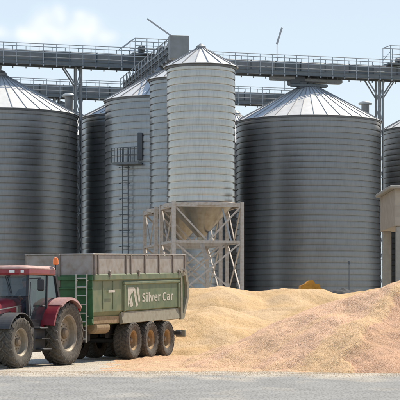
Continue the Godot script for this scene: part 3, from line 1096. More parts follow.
func driver(T: Node3D) -> void:
	var P := thing("person", "driver in dark blue shirt sitting in the cab with hands on the steering wheel", "person", T.position, T.rotation.y)
	# seat at x 0.5, hips at 1.66 m; facing +x; steering wheel at (1.2, 1.92)
	var hip := Vector3(0.42, 1.72, 0)
	var bones := [
		[hip + Vector3(0, 0, -0.09), hip + Vector3(0, 0, 0.09), 0.125, 0.125],
		[hip, hip + Vector3(0.0, 0.26, 0), 0.13, 0.14],
		[hip + Vector3(0, 0.26, 0), hip + Vector3(0.02, 0.42, 0), 0.145, 0.12],
		[hip + Vector3(0.02, 0.44, -0.15), hip + Vector3(0.02, 0.44, 0.15), 0.075, 0.075],
		[hip + Vector3(0.02, 0.44, 0), hip + Vector3(0.04, 0.56, 0), 0.06, 0.055]]
	for s in [-1.0, 1.0]:
		var sh := hip + Vector3(0.02, 0.43, s * 0.19)
		var el := Vector3(0.72, 1.86, s * 0.30)
		var wr := Vector3(0.98, 1.93, s * 0.19)
		bones.append([sh, el, 0.06, 0.047])
		bones.append([el, wr, 0.046, 0.032])
		var kn := Vector3(0.92, 1.74, s * 0.15)
		bones.append([hip + Vector3(0, 0, s * 0.1), kn, 0.095, 0.066])
		bones.append([kn, Vector3(1.04, 1.42, s * 0.15), 0.064, 0.045])
		bones.append([Vector3(1.04, 1.42, s * 0.15), Vector3(1.22, 1.39, s * 0.16), 0.045, 0.035])
	inst("body", sdf_mesh(bones, 0.018, 0.05), M.shirt, P)
	var hc := hip + Vector3(0.06, 0.68, 0)
	var hb := [
		[hc + Vector3(-0.02, 0.035, 0), hc + Vector3(0.01, 0.02, 0), 0.088, 0.085],
		[hc + Vector3(0.0, 0, 0), hc + Vector3(0.035, -0.075, 0), 0.075, 0.045],
		[hc + Vector3(0.085, 0.02, 0), hc + Vector3(0.115, -0.015, 0), 0.01, 0.016],
		[hc + Vector3(0.075, -0.05, -0.02), hc + Vector3(0.075, -0.05, 0.02), 0.012, 0.012],
		[hc + Vector3(-0.01, 0.02, -0.088), hc + Vector3(-0.01, -0.02, -0.088), 0.016, 0.012],
		[hc + Vector3(-0.01, 0.02, 0.088), hc + Vector3(-0.01, -0.02, 0.088), 0.016, 0.012],
		[hc + Vector3(-0.01, -0.06, 0), hc + Vector3(-0.03, -0.16, 0), 0.055, 0.055]]
	inst("head", sdf_mesh(hb, 0.009, 0.02), M.skin, P)
	inst("hair", sdf_mesh([[hc + Vector3(-0.045, 0.05, 0), hc + Vector3(0.0, 0.065, 0), 0.09, 0.085], [hc + Vector3(-0.06, 0.02, 0), hc + Vector3(-0.055, -0.04, 0), 0.08, 0.06]], 0.009, 0.02), M.hair, P)
	for s in [-1.0, 1.0]:
		var w := Vector3(0.98, 1.93, s * 0.19)
		var pm := Vector3(1.05, 1.955, s * 0.185)
		var hand := [[w, pm, 0.028, 0.03], [pm + Vector3(0, 0, -0.02), pm + Vector3(0, 0, 0.02), 0.026, 0.024]]
		for k in 4:
			var o := Vector3(0, -0.012 * k, s * (-0.03 + k * 0.02))
			var l: float = [0.036, 0.042, 0.04, 0.032][k]
			var a := pm + Vector3(0.03, 0.01, 0) + o
			var b := a + Vector3(l, 0.005, 0)
			var c := b + Vector3(0.008, -l * 0.8, 0)
			hand.append([a, b, 0.0095, 0.009])
			hand.append([b, c, 0.009, 0.008])
			hand.append([c, c + Vector3(-0.022, -0.01, 0), 0.008, 0.0075])
		hand.append([pm + Vector3(-0.02, 0, s * -0.03), pm + Vector3(0.02, 0.0, s * -0.055), 0.012, 0.01])
		hand.append([pm + Vector3(0.02, 0.0, s * -0.055), pm + Vector3(0.05, -0.01, s * -0.05), 0.01, 0.008])
		inst("hand", sdf_mesh(hand, 0.006, 0.008), M.skin, P)

# ---------------------------------------------------------------- trailer
func trailer() -> void:
	var T := thing("tipping_trailer", "green three-axle tipping trailer with grey side boards and white lettering", "trailer", Vector3(-2.18, 0, -58.12), deg_to_rad(-110.0))
	var tilt := Basis(Vector3.BACK, -0.026)
	var put := func(called: String, st: SurfaceTool, m: Material, par: Node3D) -> MeshInstance3D:
		var o := obj(called, st, m, par)
		if par == T: o.transform.basis = tilt
		return o
	var hw := 1.15
	var f := 6.16      # front of the body
	var r := -1.45     # rear of the straight sides
	# tub: side sheet profile, hollow, open on top
	for s in [-1.0, 1.0]:
		var st := S()
		var prof := [[2.84, 0.0], [2.84, 0.06], [1.72, 0.06], [1.3, 0.34], [1.26, 0.3], [1.7, 0.0]]
		var l0 := []
		var l1 := []
		for p in prof:
			l0.append(Vector3(r, p[0], s * (hw - 0.05 - p[1])))
			l1.append(Vector3(f - 0.02, p[0], s * (hw - 0.05 - p[1])))
		if s > 0.0:
			l0.reverse(); l1.reverse()
		loft(st, [l1, l0])
		put.call("tub_side", st, M.green_side, T)
		# rim rail along the top of the tub
		st = S()
		cbox(st, Vector3((f + r) / 2, 2.76, s * (hw - 0.03)), Vector3(f - r, 0.2, 0.12), 0.025)
		put.call("rim_rail", st, M.green_side, T)
		# framed panel that carries the lettering
		st = S()
		cbox(st, Vector3(1.25, 2.56, s * (hw - 0.035)), Vector3(5.1, 0.12, 0.1), 0.03)
		cbox(st, Vector3(3.72, 2.08, s * (hw - 0.035)), Vector3(0.14, 0.88, 0.1), 0.03)
		cbox(st, Vector3(-1.2, 2.08, s * (hw - 0.035)), Vector3(0.2, 0.88, 0.1), 0.03)
		var pf = put.call("panel_frame", st, M.green_side, T)
		st = S()
		box(st, Vector3(1.25, 2.1, s * (hw - 0.045)), Vector3(4.9, 0.82, 0.03))
		var pn = put.call("lettered_panel", st, M.green_panel, T)
		if s < 0.0: lettering(pn, -hw + 0.045 - 0.016)
		# sloping sill
		st = S()
		var a := []
		var b := []
		for p in [[1.64, -0.06], [1.28, 0.0], [1.25, -0.12], [1.58, -0.16]]:
			a.append(Vector3(-1.25, p[0], s * (hw + p[1]))); b.append(Vector3(3.9, p[0], s * (hw + p[1])))
		if s < 0.0:
			a.reverse(); b.reverse()
		loft(st, [a, b])
		put.call("sill", st, M.sill, T)
		# extension boards between posts
		var posts := [6.1, 5.86, 3.62, 3.22, 2.0, 0.75, -0.55, -1.72]
		for k in posts.size():
			st = S()
			cbox(st, Vector3(posts[k], 3.16, s * (hw - 0.01)), Vector3(0.07, 0.66, 0.09), 0.012)
			put.call("board_post", st, M.board_post, T)
			if k < posts.size() - 1:
				st = S()
				var x0: float = posts[k] - 0.04
				var x1: float = posts[k + 1] + 0.04
				cbox(st, Vector3((x0 + x1) / 2, 3.14, s * (hw - 0.03)), Vector3(x0 - x1, 0.6, 0.05), 0.01)
				put.call("side_board", st, M.board, T)
		st = S()
		cbox(st, Vector3((6.14 - 1.76) / 2, 3.475, s * (hw - 0.02)), Vector3(7.9, 0.05, 0.1), 0.012)
		put.call("top_rail", st, M.board, T)
		# lower front flank, dusted with grain
		st = S()
		prism(st, [Vector2(f - 0.05, 1.34), Vector2(3.95, 1.3), Vector2(3.95, 1.52), Vector2(f - 0.05, 1.56)], s * (hw - 0.2) - 0.08, s * (hw - 0.2) + 0.08)
		put.call("belly_flank", st, M.tan_dust, T)
		# chassis beam, mudguard-less; tank and rear lamp
		st = S()
		cbox(st, Vector3(2.4, 1.02, s * 0.42), Vector3(7.6, 0.34, 0.16), 0.02)
		obj("chassis_beam", st, M.dark, T)
		st = S()
		cbox(st, Vector3(-1.72, 0.78, s * 0.98), Vector3(0.1, 0.24, 0.36), 0.02)
		var lp := obj("lamp_bracket", st, M.sill, T)
		st = S()
		cbox(st, Vector3(-1.78, 0.78, s * 1.0), Vector3(0.03, 0.13, 0.26), 0.01)
		obj("tail_lamp", st, M.red_lamp, lp)
	var st := S()
	tube(st, Vector3(4.75, 1.06, -0.86), Vector3(5.75, 1.06, -0.86), 0.19, 18)
	tube(st, Vector3(5.75, 1.06, -0.86), Vector3(5.82, 1.06, -0.86), 0.19, 18, 0.12)
	tube(st, Vector3(4.75, 1.06, -0.86), Vector3(4.68, 1.06, -0.86), 0.19, 18, 0.12)
	obj("air_tank", st, M.tan_dust, T)
	st = S()
	cbox(st, Vector3(5.3, 0.84, 0.3), Vector3(1.5, 0.5, 1.2), 0.05)
	obj("equipment_box", st, M.black, T)
	# floor of the tub and load
	st = S()
	box(st, Vector3((f + r) / 2, 1.3, 0), Vector3(f - r - 0.1, 0.08, 1.5))
	put.call("tub_floor", st, M.green_front, T)
	# front wall
	st = S()
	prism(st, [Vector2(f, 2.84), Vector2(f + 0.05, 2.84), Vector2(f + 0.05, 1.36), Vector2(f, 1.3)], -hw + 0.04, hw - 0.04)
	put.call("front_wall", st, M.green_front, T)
	st = S()
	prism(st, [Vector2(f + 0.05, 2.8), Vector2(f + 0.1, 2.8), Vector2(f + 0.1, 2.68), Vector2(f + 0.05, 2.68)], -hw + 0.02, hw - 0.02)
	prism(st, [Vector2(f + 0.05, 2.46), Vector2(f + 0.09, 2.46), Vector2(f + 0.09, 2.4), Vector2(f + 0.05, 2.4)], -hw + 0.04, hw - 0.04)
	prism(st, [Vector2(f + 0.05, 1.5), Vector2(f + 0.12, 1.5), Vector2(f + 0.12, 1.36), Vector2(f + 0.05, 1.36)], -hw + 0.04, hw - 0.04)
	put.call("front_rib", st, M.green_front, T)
	for k in 2:
		st = S()
		cbox(st, Vector3(f + 0.0, 3.14, (k - 0.5) * hw), Vector3(0.05, 0.6, hw - 0.06), 0.01)
		put.call("front_board", st, M.board, T)
	st = S()
	cbox(st, Vector3(f + 0.04, 2.98, 0), Vector3(0.09, 1.02, 0.08), 0.015)
	put.call("front_post", st, M.board_post, T)
	st = S()
	cbox(st, Vector3(f + 0.0, 3.478, 0), Vector3(0.1, 0.05, hw * 2 + 0.04), 0.012)
	put.call("front_top_rail", st, M.board, T)
	# ladder on the front wall
	for z in [-0.97, -0.62]:
		st = S()
		tube(st, Vector3(f + 0.26, 0.62, z), Vector3(f + 0.22, 2.7, z), 0.026, 8)
		beam(st, Vector3(f + 0.23, 2.5, z), Vector3(f + 0.06, 2.5, z), 0.03, 0.03)
		beam(st, Vector3(f + 0.25, 1.42, z), Vector3(f + 0.06, 1.42, z), 0.03, 0.03)
		obj("ladder_rail", st, M.white, T)
	for k in 8:
		st = S()
		var y := 0.72 + k * 0.265
		tube(st, Vector3(f + 0.257 - k * 0.005, y, -0.97), Vector3(f + 0.257 - k * 0.005, y, -0.62), 0.019, 8)
		obj("rung", st, M.white, T)
	# tailgate, a canted steel frame closing the rear
	st = S()
	prism(st, [Vector2(-1.3, 2.86), Vector2(-1.78, 2.9), Vector2(-1.98, 2.45), Vector2(-1.96, 2.0), Vector2(-1.55, 1.32), Vector2(-1.3, 1.28)], -hw + 0.06, hw - 0.06)
	var tg = put.call("tailgate", st, M.green_panel, T)
	for s in [-1.0, 1.0]:
		st = S()
		var outer := [Vector2(-1.28, 2.92), Vector2(-1.84, 2.96), Vector2(-2.06, 2.46), Vector2(-2.03, 1.96), Vector2(-1.58, 1.26), Vector2(-1.28, 1.24)]
		var inner := [Vector2(-1.42, 2.74), Vector2(-1.72, 2.76), Vector2(-1.88, 2.42), Vector2(-1.86, 2.02), Vector2(-1.52, 1.46), Vector2(-1.42, 1.45)]
		for k in 6:
			var j := (k + 1) % 6
			prism(st, [outer[k], outer[j], inner[j], inner[k]], s * (hw - 0.015) - 0.045, s * (hw - 0.015) + 0.045)
		obj("gate_frame", st, M.sill, tg)
	st = S()
	cbox(st, Vector3(-1.72, 3.14, 0), Vector3(0.05, 0.6, hw * 2 - 0.1), 0.01)
	put.call("rear_board", st, M.board, T)
	for s in [-1.0, 1.0]:
		for x in [5.0, 2.6, -1.1]:
			st = S()
			cbox(st, Vector3(x, 2.87, s * (hw + 0.035)), Vector3(0.09, 0.2, 0.05), 0.012)
			tube(st, Vector3(x - 0.07, 2.93, s * (hw + 0.05)), Vector3(x + 0.07, 2.93, s * (hw + 0.05)), 0.02, 8)
			put.call("latch", st, M.board_post, T)
		st = S()
		tube(st, Vector3(-1.56, 2.93, s * (hw - 0.12)), Vector3(-1.56, 2.93, s * (hw + 0.08)), 0.06, 12)
		put.call("gate_hinge", st, M.board_post, T)
		for x in [4.6, 5.4]:
			st = S()
			cbox(st, Vector3(x, 2.2, s * (hw - 0.045)), Vector3(0.05, 0.86, 0.03), 0.012)
			put.call("stiffener", st, M.green_side, T)
	# drawbar and support leg
	st = S()
	beam(st, Vector3(5.4, 1.0, -0.42), Vector3(7.25, 0.62, -0.06), 0.14, 0.2)
	beam(st, Vector3(5.4, 1.0, 0.42), Vector3(7.25, 0.62, 0.06), 0.14, 0.2)
	cbox(st, Vector3(7.3, 0.6, 0), Vector3(0.3, 0.14, 0.2), 0.02)
	obj("drawbar", st, M.dark, T)
	st = S()
	tube(st, Vector3(6.3, 0.12, -0.3), Vector3(6.3, 0.95, -0.3), 0.06, 10)
	box(st, Vector3(6.3, 0.1, -0.3), Vector3(0.24, 0.03, 0.24))
	obj("parking_stand", st, M.dark, T)
	# bumper beam
	st = S()
	cbox(st, Vector3(-1.6, 0.8, 0), Vector3(0.12, 0.14, 2.1), 0.02)
	obj("bumper", st, M.dark, T)
	st = S()
	box(st, Vector3(-1.45, 0.95, -0.42), Vector3(0.1, 0.3, 0.12))
	box(st, Vector3(-1.45, 0.95, 0.42), Vector3(0.1, 0.3, 0.12))
	obj("bumper_bracket", st, M.dark, T)
	# axles with springs and wheels
	for k in 3:
		st = S()
		tube(st, Vector3(k * 1.5, 0.62, -0.8), Vector3(k * 1.5, 0.62, 0.8), 0.075, 12)
		for s in [-0.42, 0.42]:
			box(st, Vector3(k * 1.5, 0.75, s), Vector3(1.1, 0.09, 0.1))
			box(st, Vector3(k * 1.5 + 0.5, 0.84, s), Vector3(0.08, 0.16, 0.12))
		obj("axle", st, M.dark, T)
		for near in [true, false]:
			wheel(T, 0.625, 0.52, 0.315, Vector3(k * 1.5, 0.622, -0.92 if near else 0.92), near, M.rim_trailer, 24, 0.02, 0.32 * (1.0 if near else -1.0), true, k * 0.7)

func lettering(panel: Node3D, z: float) -> void:
	# white letters and emblem painted on the near side, 3 mm proud
	var tm := TextMesh.new()
	tm.text = "Silver Car"
	var fnt := SystemFont.new()
	fnt.font_names = PackedStringArray(["Droid Sans"])
	fnt.font_weight = 700
	tm.font = fnt
	tm.font_size = 32
	tm.pixel_size = 0.0125
	tm.depth = 0.004
	var o := inst("lettering", tm, M.white, panel, Transform3D(Basis(Vector3.UP, PI) * Basis.from_scale(Vector3(1.55, 1.0, 1.0)), Vector3(0.78, 2.06, z - 0.004)))
	o.set_meta("label", "white lettering on the panel")
	# emblem: two slanted strokes joined by a swept diagonal
	var st := S()
	for poly in [
		[Vector2(3.42, 2.42), Vector2(2.86, 2.42), Vector2(2.98, 2.26), Vector2(3.16, 2.2), Vector2(3.3, 1.98), Vector2(3.42, 1.78)],
		[Vector2(2.94, 2.3), Vector2(2.82, 2.42), Vector2(2.56, 1.82), Vector2(2.72, 1.78)],
		[Vector2(2.66, 2.42), Vector2(2.52, 2.42), Vector2(2.36, 1.98), Vector2(2.5, 1.9)],
		[Vector2(3.3, 1.9), Vector2(3.12, 2.14), Vector2(2.98, 1.82), Vector2(3.2, 1.78)]]:
		prism(st, poly, z - 0.005, z + 0.001)
	obj("emblem", st, M.white, panel)
	# small plate ahead of the panel
	st = S()
	box(st, Vector3(4.85, 2.32, z - 0.05), Vector3(0.5, 0.07, 0.01))
	obj("plate", st, M.white, panel)

# ---------------------------------------------------------------- scene
func _ready() -> void:
	rng.seed = 11
	n1.seed = 2; n1.frequency = 1.0; n1.fractal_octaves = 3
	n2.seed = 4; n2.frequency = 0.55; n2.fractal_octaves = 2
	# camera: level, lens shifted upwards so that the horizon lies low in the frame
	var cam := Camera3D.new()
	cam.name = "camera"
	cam.projection = Camera3D.PROJECTION_FRUSTUM
	cam.near = 1.0
	cam.far = 2500.0
	cam.size = 400.0 / F
	cam.frustum_offset = Vector2(0, (HOR - 200.0) / F)
	cam.position = Vector3(0, EYE, 0)
	add_child(cam)
	cam.current = true
	var env := Environment.new()
	env.background_mode = Environment.BG_SKY
	env.sky = make_sky()
	env.background_energy_multiplier = 0.88
	env.tonemap_mode = Environment.TONE_MAPPER_LINEAR
	env.tonemap_exposure = 1.3
	env.sdfgi_enabled = true
	env.ssao_enabled = true
	env.ssil_enabled = true
	var we := WorldEnvironment.new()
	we.name = "world_environment"
	we.environment = env
	add_child(we)
	var sun := DirectionalLight3D.new()
	sun.name = "sun"
	sun.light_energy = 1.5
	sun.light_color = Color(1.0, 0.955, 0.88)
	sun.light_angular_distance = 0.5
	sun.shadow_enabled = true
	add_child(sun)
	sun.look_at_from_position(Vector3(0.38, 0.85, -0.43) * 100.0, Vector3.ZERO)

	make_materials()
	ground()
	silos()
	galleries()
	heaps()
	far_things()
	trailer()
	tractor()

func ground() -> void:
	var xs := []
	var ds := []
	for v in [-1500.0, -600.0, -200.0, -80.0, -40.0, -22.0]: xs.append(v)
	var x := -14.0
	while x <= 14.0:
		xs.append(x); x += 0.22
	for v in [22.0, 40.0, 80.0, 200.0, 600.0, 1500.0]: xs.append(v)
	for v in [-400.0, -100.0, 0.0, 20.0]: ds.append(v)
	x = 28.0
	while x <= 66.0:
		ds.append(x); x += 0.22
	for v in [75.0, 90.0, 120.0, 200.0, 500.0, 1900.0]: ds.append(v)
	var st := SurfaceTool.new()
	st.begin(Mesh.PRIMITIVE_TRIANGLES)
	var nx := xs.size()
	for j in ds.size():
		for i in nx:
			var px: float = xs[i]
			var d: float = ds[j]
			var base := Color(0.27, 0.262, 0.243)
			var dust := Color(0.55, 0.475, 0.365)
			# tracked-out grain dust on the concrete, thickest where the lorries turn by the heaps
			var t := clampf((d - 39.6 + 0.12 * px) * 0.26 + n2.get_noise_2d(px * 0.9, d * 0.5) * 0.8, 0.0, 1.0) * 0.85
			t = maxf(t, clampf(n2.get_noise_2d(px * 0.8 + 70.0, d * 0.35) * 2.2 - 0.8, 0.0, 0.16))
			var c := base.lerp(dust, t) * (1.0 + n1.get_noise_2d(px * 0.7, d * 0.5) * 0.2)
			st.set_color(c)
			st.set_normal(Vector3.UP)
			st.add_vertex(Vector3(px, 0, -d))
	for j in ds.size() - 1:
		for i in nx - 1:
			var k := j * nx + i
			for q in [k, k + nx, k + 1, k + 1, k + nx, k + nx + 1]: st.add_index(q)
	var m := mat(Color(1, 1, 1), 0.9, 0.0, tex(41, 0.05, 512, 4, [[0.0, grey(0.7)], [0.5, grey(0.92)], [1.0, grey(1.0)]]), 0.6, true)
	m.uv1_scale = Vector3(0.6, 0.6, 0.12)
	m.vertex_color_use_as_albedo = true
	m.normal_enabled = true
	m.normal_texture = bump(43, 0.06, 512, 4, 3.0)
	m.normal_scale = 0.5
	var g := inst("ground", st.commit(), m, self)
	g.set_meta("kind", "structure")

func silos() -> void:
	var big := {"R": 6.0, "eave": 16.6, "apex": 20.05, "pitch": 0.475, "sheets": 14, "panels": 36, "zinc": M.zinc, "group": "large dark steel silos"}
	var o := big.duplicate()
	var s := silo("silo", "large steel silo behind the tractor, next to a lattice tower", Vector3(-15.6, 0, -133), o)
	vent(s, 5.2, 17.7, -1.9)
	o = big.duplicate(); o.eave = 16.9; o.apex = 20.3; o.R = 5.95; o.turn = 0.1
	s = silo("silo", "large steel silo behind the grain heaps with machinery on its roof peak", Vector3(8.95, 0, -140.5), o)
	vent(s, 5.1, 18.0, -1.6)
	o = big.duplicate(); o.eave = 16.8; o.turn = 0.2; o.zinc = M.zinc_pale
	silo("silo", "large steel silo mostly hidden behind the silo with the ladder", Vector3(-3.55, 0, -137.2), o)
	o = big.duplicate(); o.eave = 16.9; o.apex = 20.3; o.turn = 0.05
	silo("silo", "large steel silo behind the beige loading canopy", Vector3(21.75, 0, -147), o)
	o = big.duplicate(); o.eave = 16.6; o.turn = 0.3
	silo("silo", "large steel silo in the gap between two others, behind the lattice tower", Vector3(-12.5, 0, -153), o)
	o = big.duplicate(); o.eave = 16.2; o.apex = 19.6; o.turn = 0.15
	silo("silo", "large steel silo glimpsed through the legs of the bright hopper silo", Vector3(3.2, 0, -156), o)
	# smaller silo with ladder and platform
	var mid := {"R": 4.05, "eave": 16.4, "apex": 18.75, "pitch": 0.475, "sheets": 10, "panels": 26, "zinc": M.zinc_pale, "group": "large dark steel silos"}
	s = silo("silo", "steel silo with a caged ladder, railed platform and dark hatch", Vector3(-2.75, 0, -122), mid)
	platform(s)
	# hopper silos on steel legs
	var hop := {"R": 2.13, "base": 8.05, "eave": 16.6, "apex": 17.95, "pitch": 0.43, "sheets": 9, "panels": 18, "zinc": M.zinc_new, "group": "hopper silos on steel frames", "over": 0.22, "cap": 0.2, "turn": deg_to_rad(11.5)}
	for k in 2:
		var pos := Vector3(0.06, 0, -106) if k == 0 else Vector3(-1.18, 0, -112)
		var ho := hop.duplicate()
		if k == 1: ho.zinc = M.zinc_pale
		var h := silo("hopper_silo", ["slim bright hopper silo on a tall braced steel frame", "slim hopper silo standing close behind the bright one"][k], pos, ho)
		var st := S(true)
		lathe(st, [Vector2(0.22, 5.75), Vector2(0.22, 6.05), Vector2(2.1, 8.08), Vector2(2.16, 8.2)], 36, Transform3D(), true)
		obj("hopper_cone", st, M.hopper, h)
		st = S(true)
		lathe(st, [Vector2(2.2, 7.9), Vector2(2.34, 7.9), Vector2(2.34, 8.12), Vector2(2.16, 8.16)], 36, Transform3D(), true)
		obj("skirt_ring", st, M.frame, h)
		hopper_frame(h, 2.13, 8.0, [7.95, 5.7, 2.25], M.frame)
		st = S()
		tube(st, Vector3(0, 5.8, 0), Vector3(0.25, 4.6, 0.5), 0.14, 10)
		obj("outlet_pipe", st, M.frame, h)
		if k == 0:
			for q in [[Vector3(1.0, 7.75, 1.7), Vector3(1.5, 5.75, 1.9)], [Vector3(0.95, 7.75, -1.4), Vector3(0.2, 5.75, 1.0)]]:
				st = S()
				tube(st, q[0], q[1], 0.06, 8)
				obj("conduit", st, M.rail, h)

func platform(s: Node3D) -> void:
	# local z+ faces the yard; platform on the left front of the wall
	var R := 4.12
	var y := 11.75
	var st := S()
	var pts := []
	for k in 9:
		var t := deg_to_rad(lerpf(108.0, 134.0, k / 8.0))
		pts.append([Vector3(cos(t) * R, y, sin(t) * R), Vector3(cos(t) * (R + 0.8), y, sin(t) * (R + 0.8))])
	for k in 8:
		loft(st, [[pts[k][0], pts[k][1], pts[k + 1][1], pts[k + 1][0]], [pts[k][0] + Vector3.DOWN * 0.16, pts[k][1] + Vector3.DOWN * 0.16, pts[k + 1][1] + Vector3.DOWN * 0.16, pts[k + 1][0] + Vector3.DOWN * 0.16]])
	var pl := obj("platform", st, M.gallery_dark, s)
	for k in 9:
		st = S()
		tube(st, pts[k][1], pts[k][1] + Vector3.UP * 1.0, 0.025, 6)
		obj("railing_post", st, M.steel_dark, pl)
	st = S()
	for k in 8:
		for h in [0.5, 1.0]:
			tube(st, pts[k][1] + Vector3.UP * h, pts[k + 1][1] + Vector3.UP * h, 0.025, 6)
	obj("railing", st, M.steel_dark, pl)
	# hatch on the wall
	st = S()
	var ta := deg_to_rad(110.0)
	cbox(st, Vector3(cos(ta) * (R + 0.06), y + 1.1, sin(ta) * (R + 0.06)), Vector3(0.34, 1.9, 0.2), 0.03)
	obj("hatch", st, M.steel_dark, s)
	# caged ladder down to the ground
	var la := deg_to_rad(124.0)
	var c := Vector3(cos(la), 0, sin(la))
	var tg := Vector3(-sin(la), 0, cos(la))
	for e in [-0.25, 0.25]:
		st = S()
		tube(st, c * (R + 0.25) + tg * e, c * (R + 0.25) + tg * e + Vector3.UP * (y + 1.0), 0.03, 6)
		obj("ladder_rail", st, M.steel_dark, s)
	for k in 38:
		st = S()
		var p := c * (R + 0.25) + Vector3.UP * (0.3 + k * 0.3)
		tube(st, p - tg * 0.25, p + tg * 0.25, 0.016, 5)
		obj("rung", st, M.steel_dark, s)
	for k in 9:
		st = S()
		for j in 8:
			var p0 := c * (R + 0.25) + tg * cos(PI * j / 8) * 0.36 + c * sin(PI * j / 8) * 0.6
			var p1 := c * (R + 0.25) + tg * cos(PI * (j + 1) / 8) * 0.36 + c * sin(PI * (j + 1) / 8) * 0.6
			tube(st, p0 + Vector3.UP * (2.6 + k * 1.1), p1 + Vector3.UP * (2.6 + k * 1.1), 0.02, 5)
		obj("cage_hoop", st, M.steel_dark, s)

func galleries() -> void:
	var dir := Vector3(24.55, 0, -7.5).normalized()
	var p0 := Vector3(-15.6, 20.6, -132.3)
	var turn := atan2(-dir.z, dir.x)
	var g := gallery("long front conveyor gallery crossing above the peaks of the large silos", p0 - dir * 3.0, p0 + dir * 42.0, {"w": 1.5, "h": 1.62})
	# guarded drive platforms on top of it
	railing_box(g, 13.7, 16.6, 1.25, 1.15, 0.8, 0.85)
	railing_box(g, 35.6, 39.0, 1.4, 1.4, 0.8, 0.8)
	var st := S()
	tube(st, Vector3(34.9, 1.5, 0.8), Vector3(35.6, 2.3, 0.8), 0.025, 6)
	tube(st, Vector3(12.7, 1.6, 0.8), Vector3(13.7, 2.4, 0.8), 0.03, 6)
	tube(st, Vector3(12.7, 1.6, -0.8), Vector3(13.7, 2.4, -0.8), 0.03, 6)
	obj("stay", st, M.rail, g)
	st = S()
	cbox(st, Vector3(37.3, 1.3, 0), Vector3(3.6, 0.16, 1.6), 0.02)
	cbox(st, Vector3(15.1, 1.22, 0), Vector3(3.2, 0.1, 1.6), 0.02)
	obj("drive_platform", st, M.gallery_dark, g)
	for x in [14.4, 16.0, 36.6, 38.0]:
		st = S()
		cbox(st, Vector3(x, 1.62, 0.1), Vector3(0.5, 0.5, 0.5), 0.05)
		tube(st, Vector3(x, 1.66, 0.3), Vector3(x, 1.66, 0.72), 0.17, 12)
		obj("drive_motor", st, M.gallery_dark, g)
	for x in [3.0, 15.6, 28.7]:
		st = S()
		tube(st, Vector3(x, 0.0, 0), Vector3(x, -0.75, -0.55), 0.2, 12)
		obj("spout", st, M.gallery, g)
	# back gallery, further off
	var q0 := Vector3(-18.5, 20.5, -151.2)
	gallery("conveyor gallery further back, seen under and behind the front one", q0, q0 + dir * 30.0, {"w": 1.4, "h": 1.6, "step": 1.2})
	# cross gallery coming towards the yard above the slim silos, its front end boxed in
	var c0 := Vector3(-1.45, 18.95, -118.0)
	var c1 := Vector3(-5.9, 18.95, -139.5)
	var cg := gallery("cross gallery with dense railing running back from a boxed steel end", c0, c1, {"w": 1.15, "h": 1.5, "step": 1.45, "dark": M.steel_dark, "cw": 0.5})
	st = S()
	cbox(st, Vector3(0.25, 0.78, 0), Vector3(0.9, 1.62, 1.32), 0.02)
	obj("end_box", st, M.gallery, cg)
	for s in [-1.0, 1.0]:
		for k in 14:
			st = S()
			var x0 := 0.8 + k * 1.45
			beam(st, Vector3(x0, 0.35, s * 0.57), Vector3(x0 + 1.35, 1.45, s * 0.57), 0.03, 0.03)
			obj("lattice_bar", st, M.steel_dark, cg)
	for s in [-1.0, 1.0]:
		for k in 14:
			st = S()
			var x0 := 0.8 + k * 1.45
			beam(st, Vector3(x0, 1.45, s * 0.6), Vector3(x0 + 1.35, 0.35, s * 0.6), 0.03, 0.03)
			obj("lattice_bar", st, M.steel_dark, cg)
			st = S()
			box(st, Vector3(x0 + 0.67, 0.66, s * 0.54), Vector3(1.36, 0.6, 0.02))
			obj("side_plate", st, M.gallery_dark, cg)
	# towers
	var tp := p0 + dir * 6.25
	tower("lattice tower carrying the gallery beside the silo behind the tractor", Vector3(tp.x, 0, tp.z), 20.58, turn, [-1.0])
	tp = p0 + dir * 31.95
	tower("lattice tower carrying the gallery with knee braces on both sides", Vector3(tp.x, 0, tp.z), 20.58, turn, [-1.0, 1.0])
	tp = Vector3(-12.9, 0, -152.9)
	tower("lattice tower under the rear conveyor gallery", tp, 20.48, turn, [1.0])
	# inlet machinery on the peak of the right-hand large silo
	var mach := thing("filling_conveyor", "short covered filling conveyor on the silo peak under the gallery", "conveyor", Vector3(8.0, 20.2, -139.8), turn)
	st = S()
	for z in [-0.28, 0.28]:
		tube(st, Vector3(-2.3, 0.3, z), Vector3(-0.4, 0.3, z), 0.24, 12)
	obj("trough", st, M.gallery, mach)
	st = S()
	cbox(st, Vector3(1.9, 0.15, 0), Vector3(4.0, 0.42, 0.7), 0.12)
	obj("trough", st, M.gallery, mach)
	st = S()
	cbox(st, Vector3(0.9, -0.3, 0.3), Vector3(3.2, 0.25, 0.5), 0.05)
	obj("lower_trough", st, M.gallery_dark, mach)
	st = S()
	cbox(st, Vector3(-0.1, 0.1, 0), Vector3(1.3, 0.75, 0.9), 0.06)
	cbox(st, Vector3(0.35, -0.5, 0.2), Vector3(0.6, 1.0, 0.6), 0.03)
	obj("inlet_box", st, M.steel_dark, mach)
	for x in [-1.9, -1.2, 0.9, 1.7, 2.5, 3.4]:
		st = S()
		beam(st, Vector3(x, -0.75 if absf(x) < 1.3 else 0.0, 0.3), Vector3(x, 0.62, 0.3), 0.05, 0.05)
		obj("hanger", st, M.rail, mach)
	# folding lamp masts standing on the galleries
	var lm := thing("lamp_mast", "thin lamp mast with a steep tilted head on the long gallery", "lamp", p0 + dir * (22.9) + Vector3(0, 1.4, 0), turn, "lamp masts on the galleries")
	st = S()
	tube(st, Vector3.ZERO, Vector3(0, 1.3, 0), 0.035, 6)
	obj("pole", st, M.lamp_arm, lm)
	st = S()
	beam(st, Vector3(-0.02, 1.2, 0), Vector3(0.42, 2.55, 0), 0.085, 0.14)
	obj("lamp_head", st, M.lamp_arm, lm)
	lm = thing("lamp_mast", "pale lamp arm leaning out from the boxed end of the cross gallery", "lamp", Vector3(-2.05, 20.5, -118.3), 0.0, "lamp masts on the galleries")
	st = S()
	tube(st, Vector3(0, -0.05, 0), Vector3(-0.05, 0.12, 0), 0.04, 6)
	obj("pole", st, M.lamp_arm, lm)
	st = S()
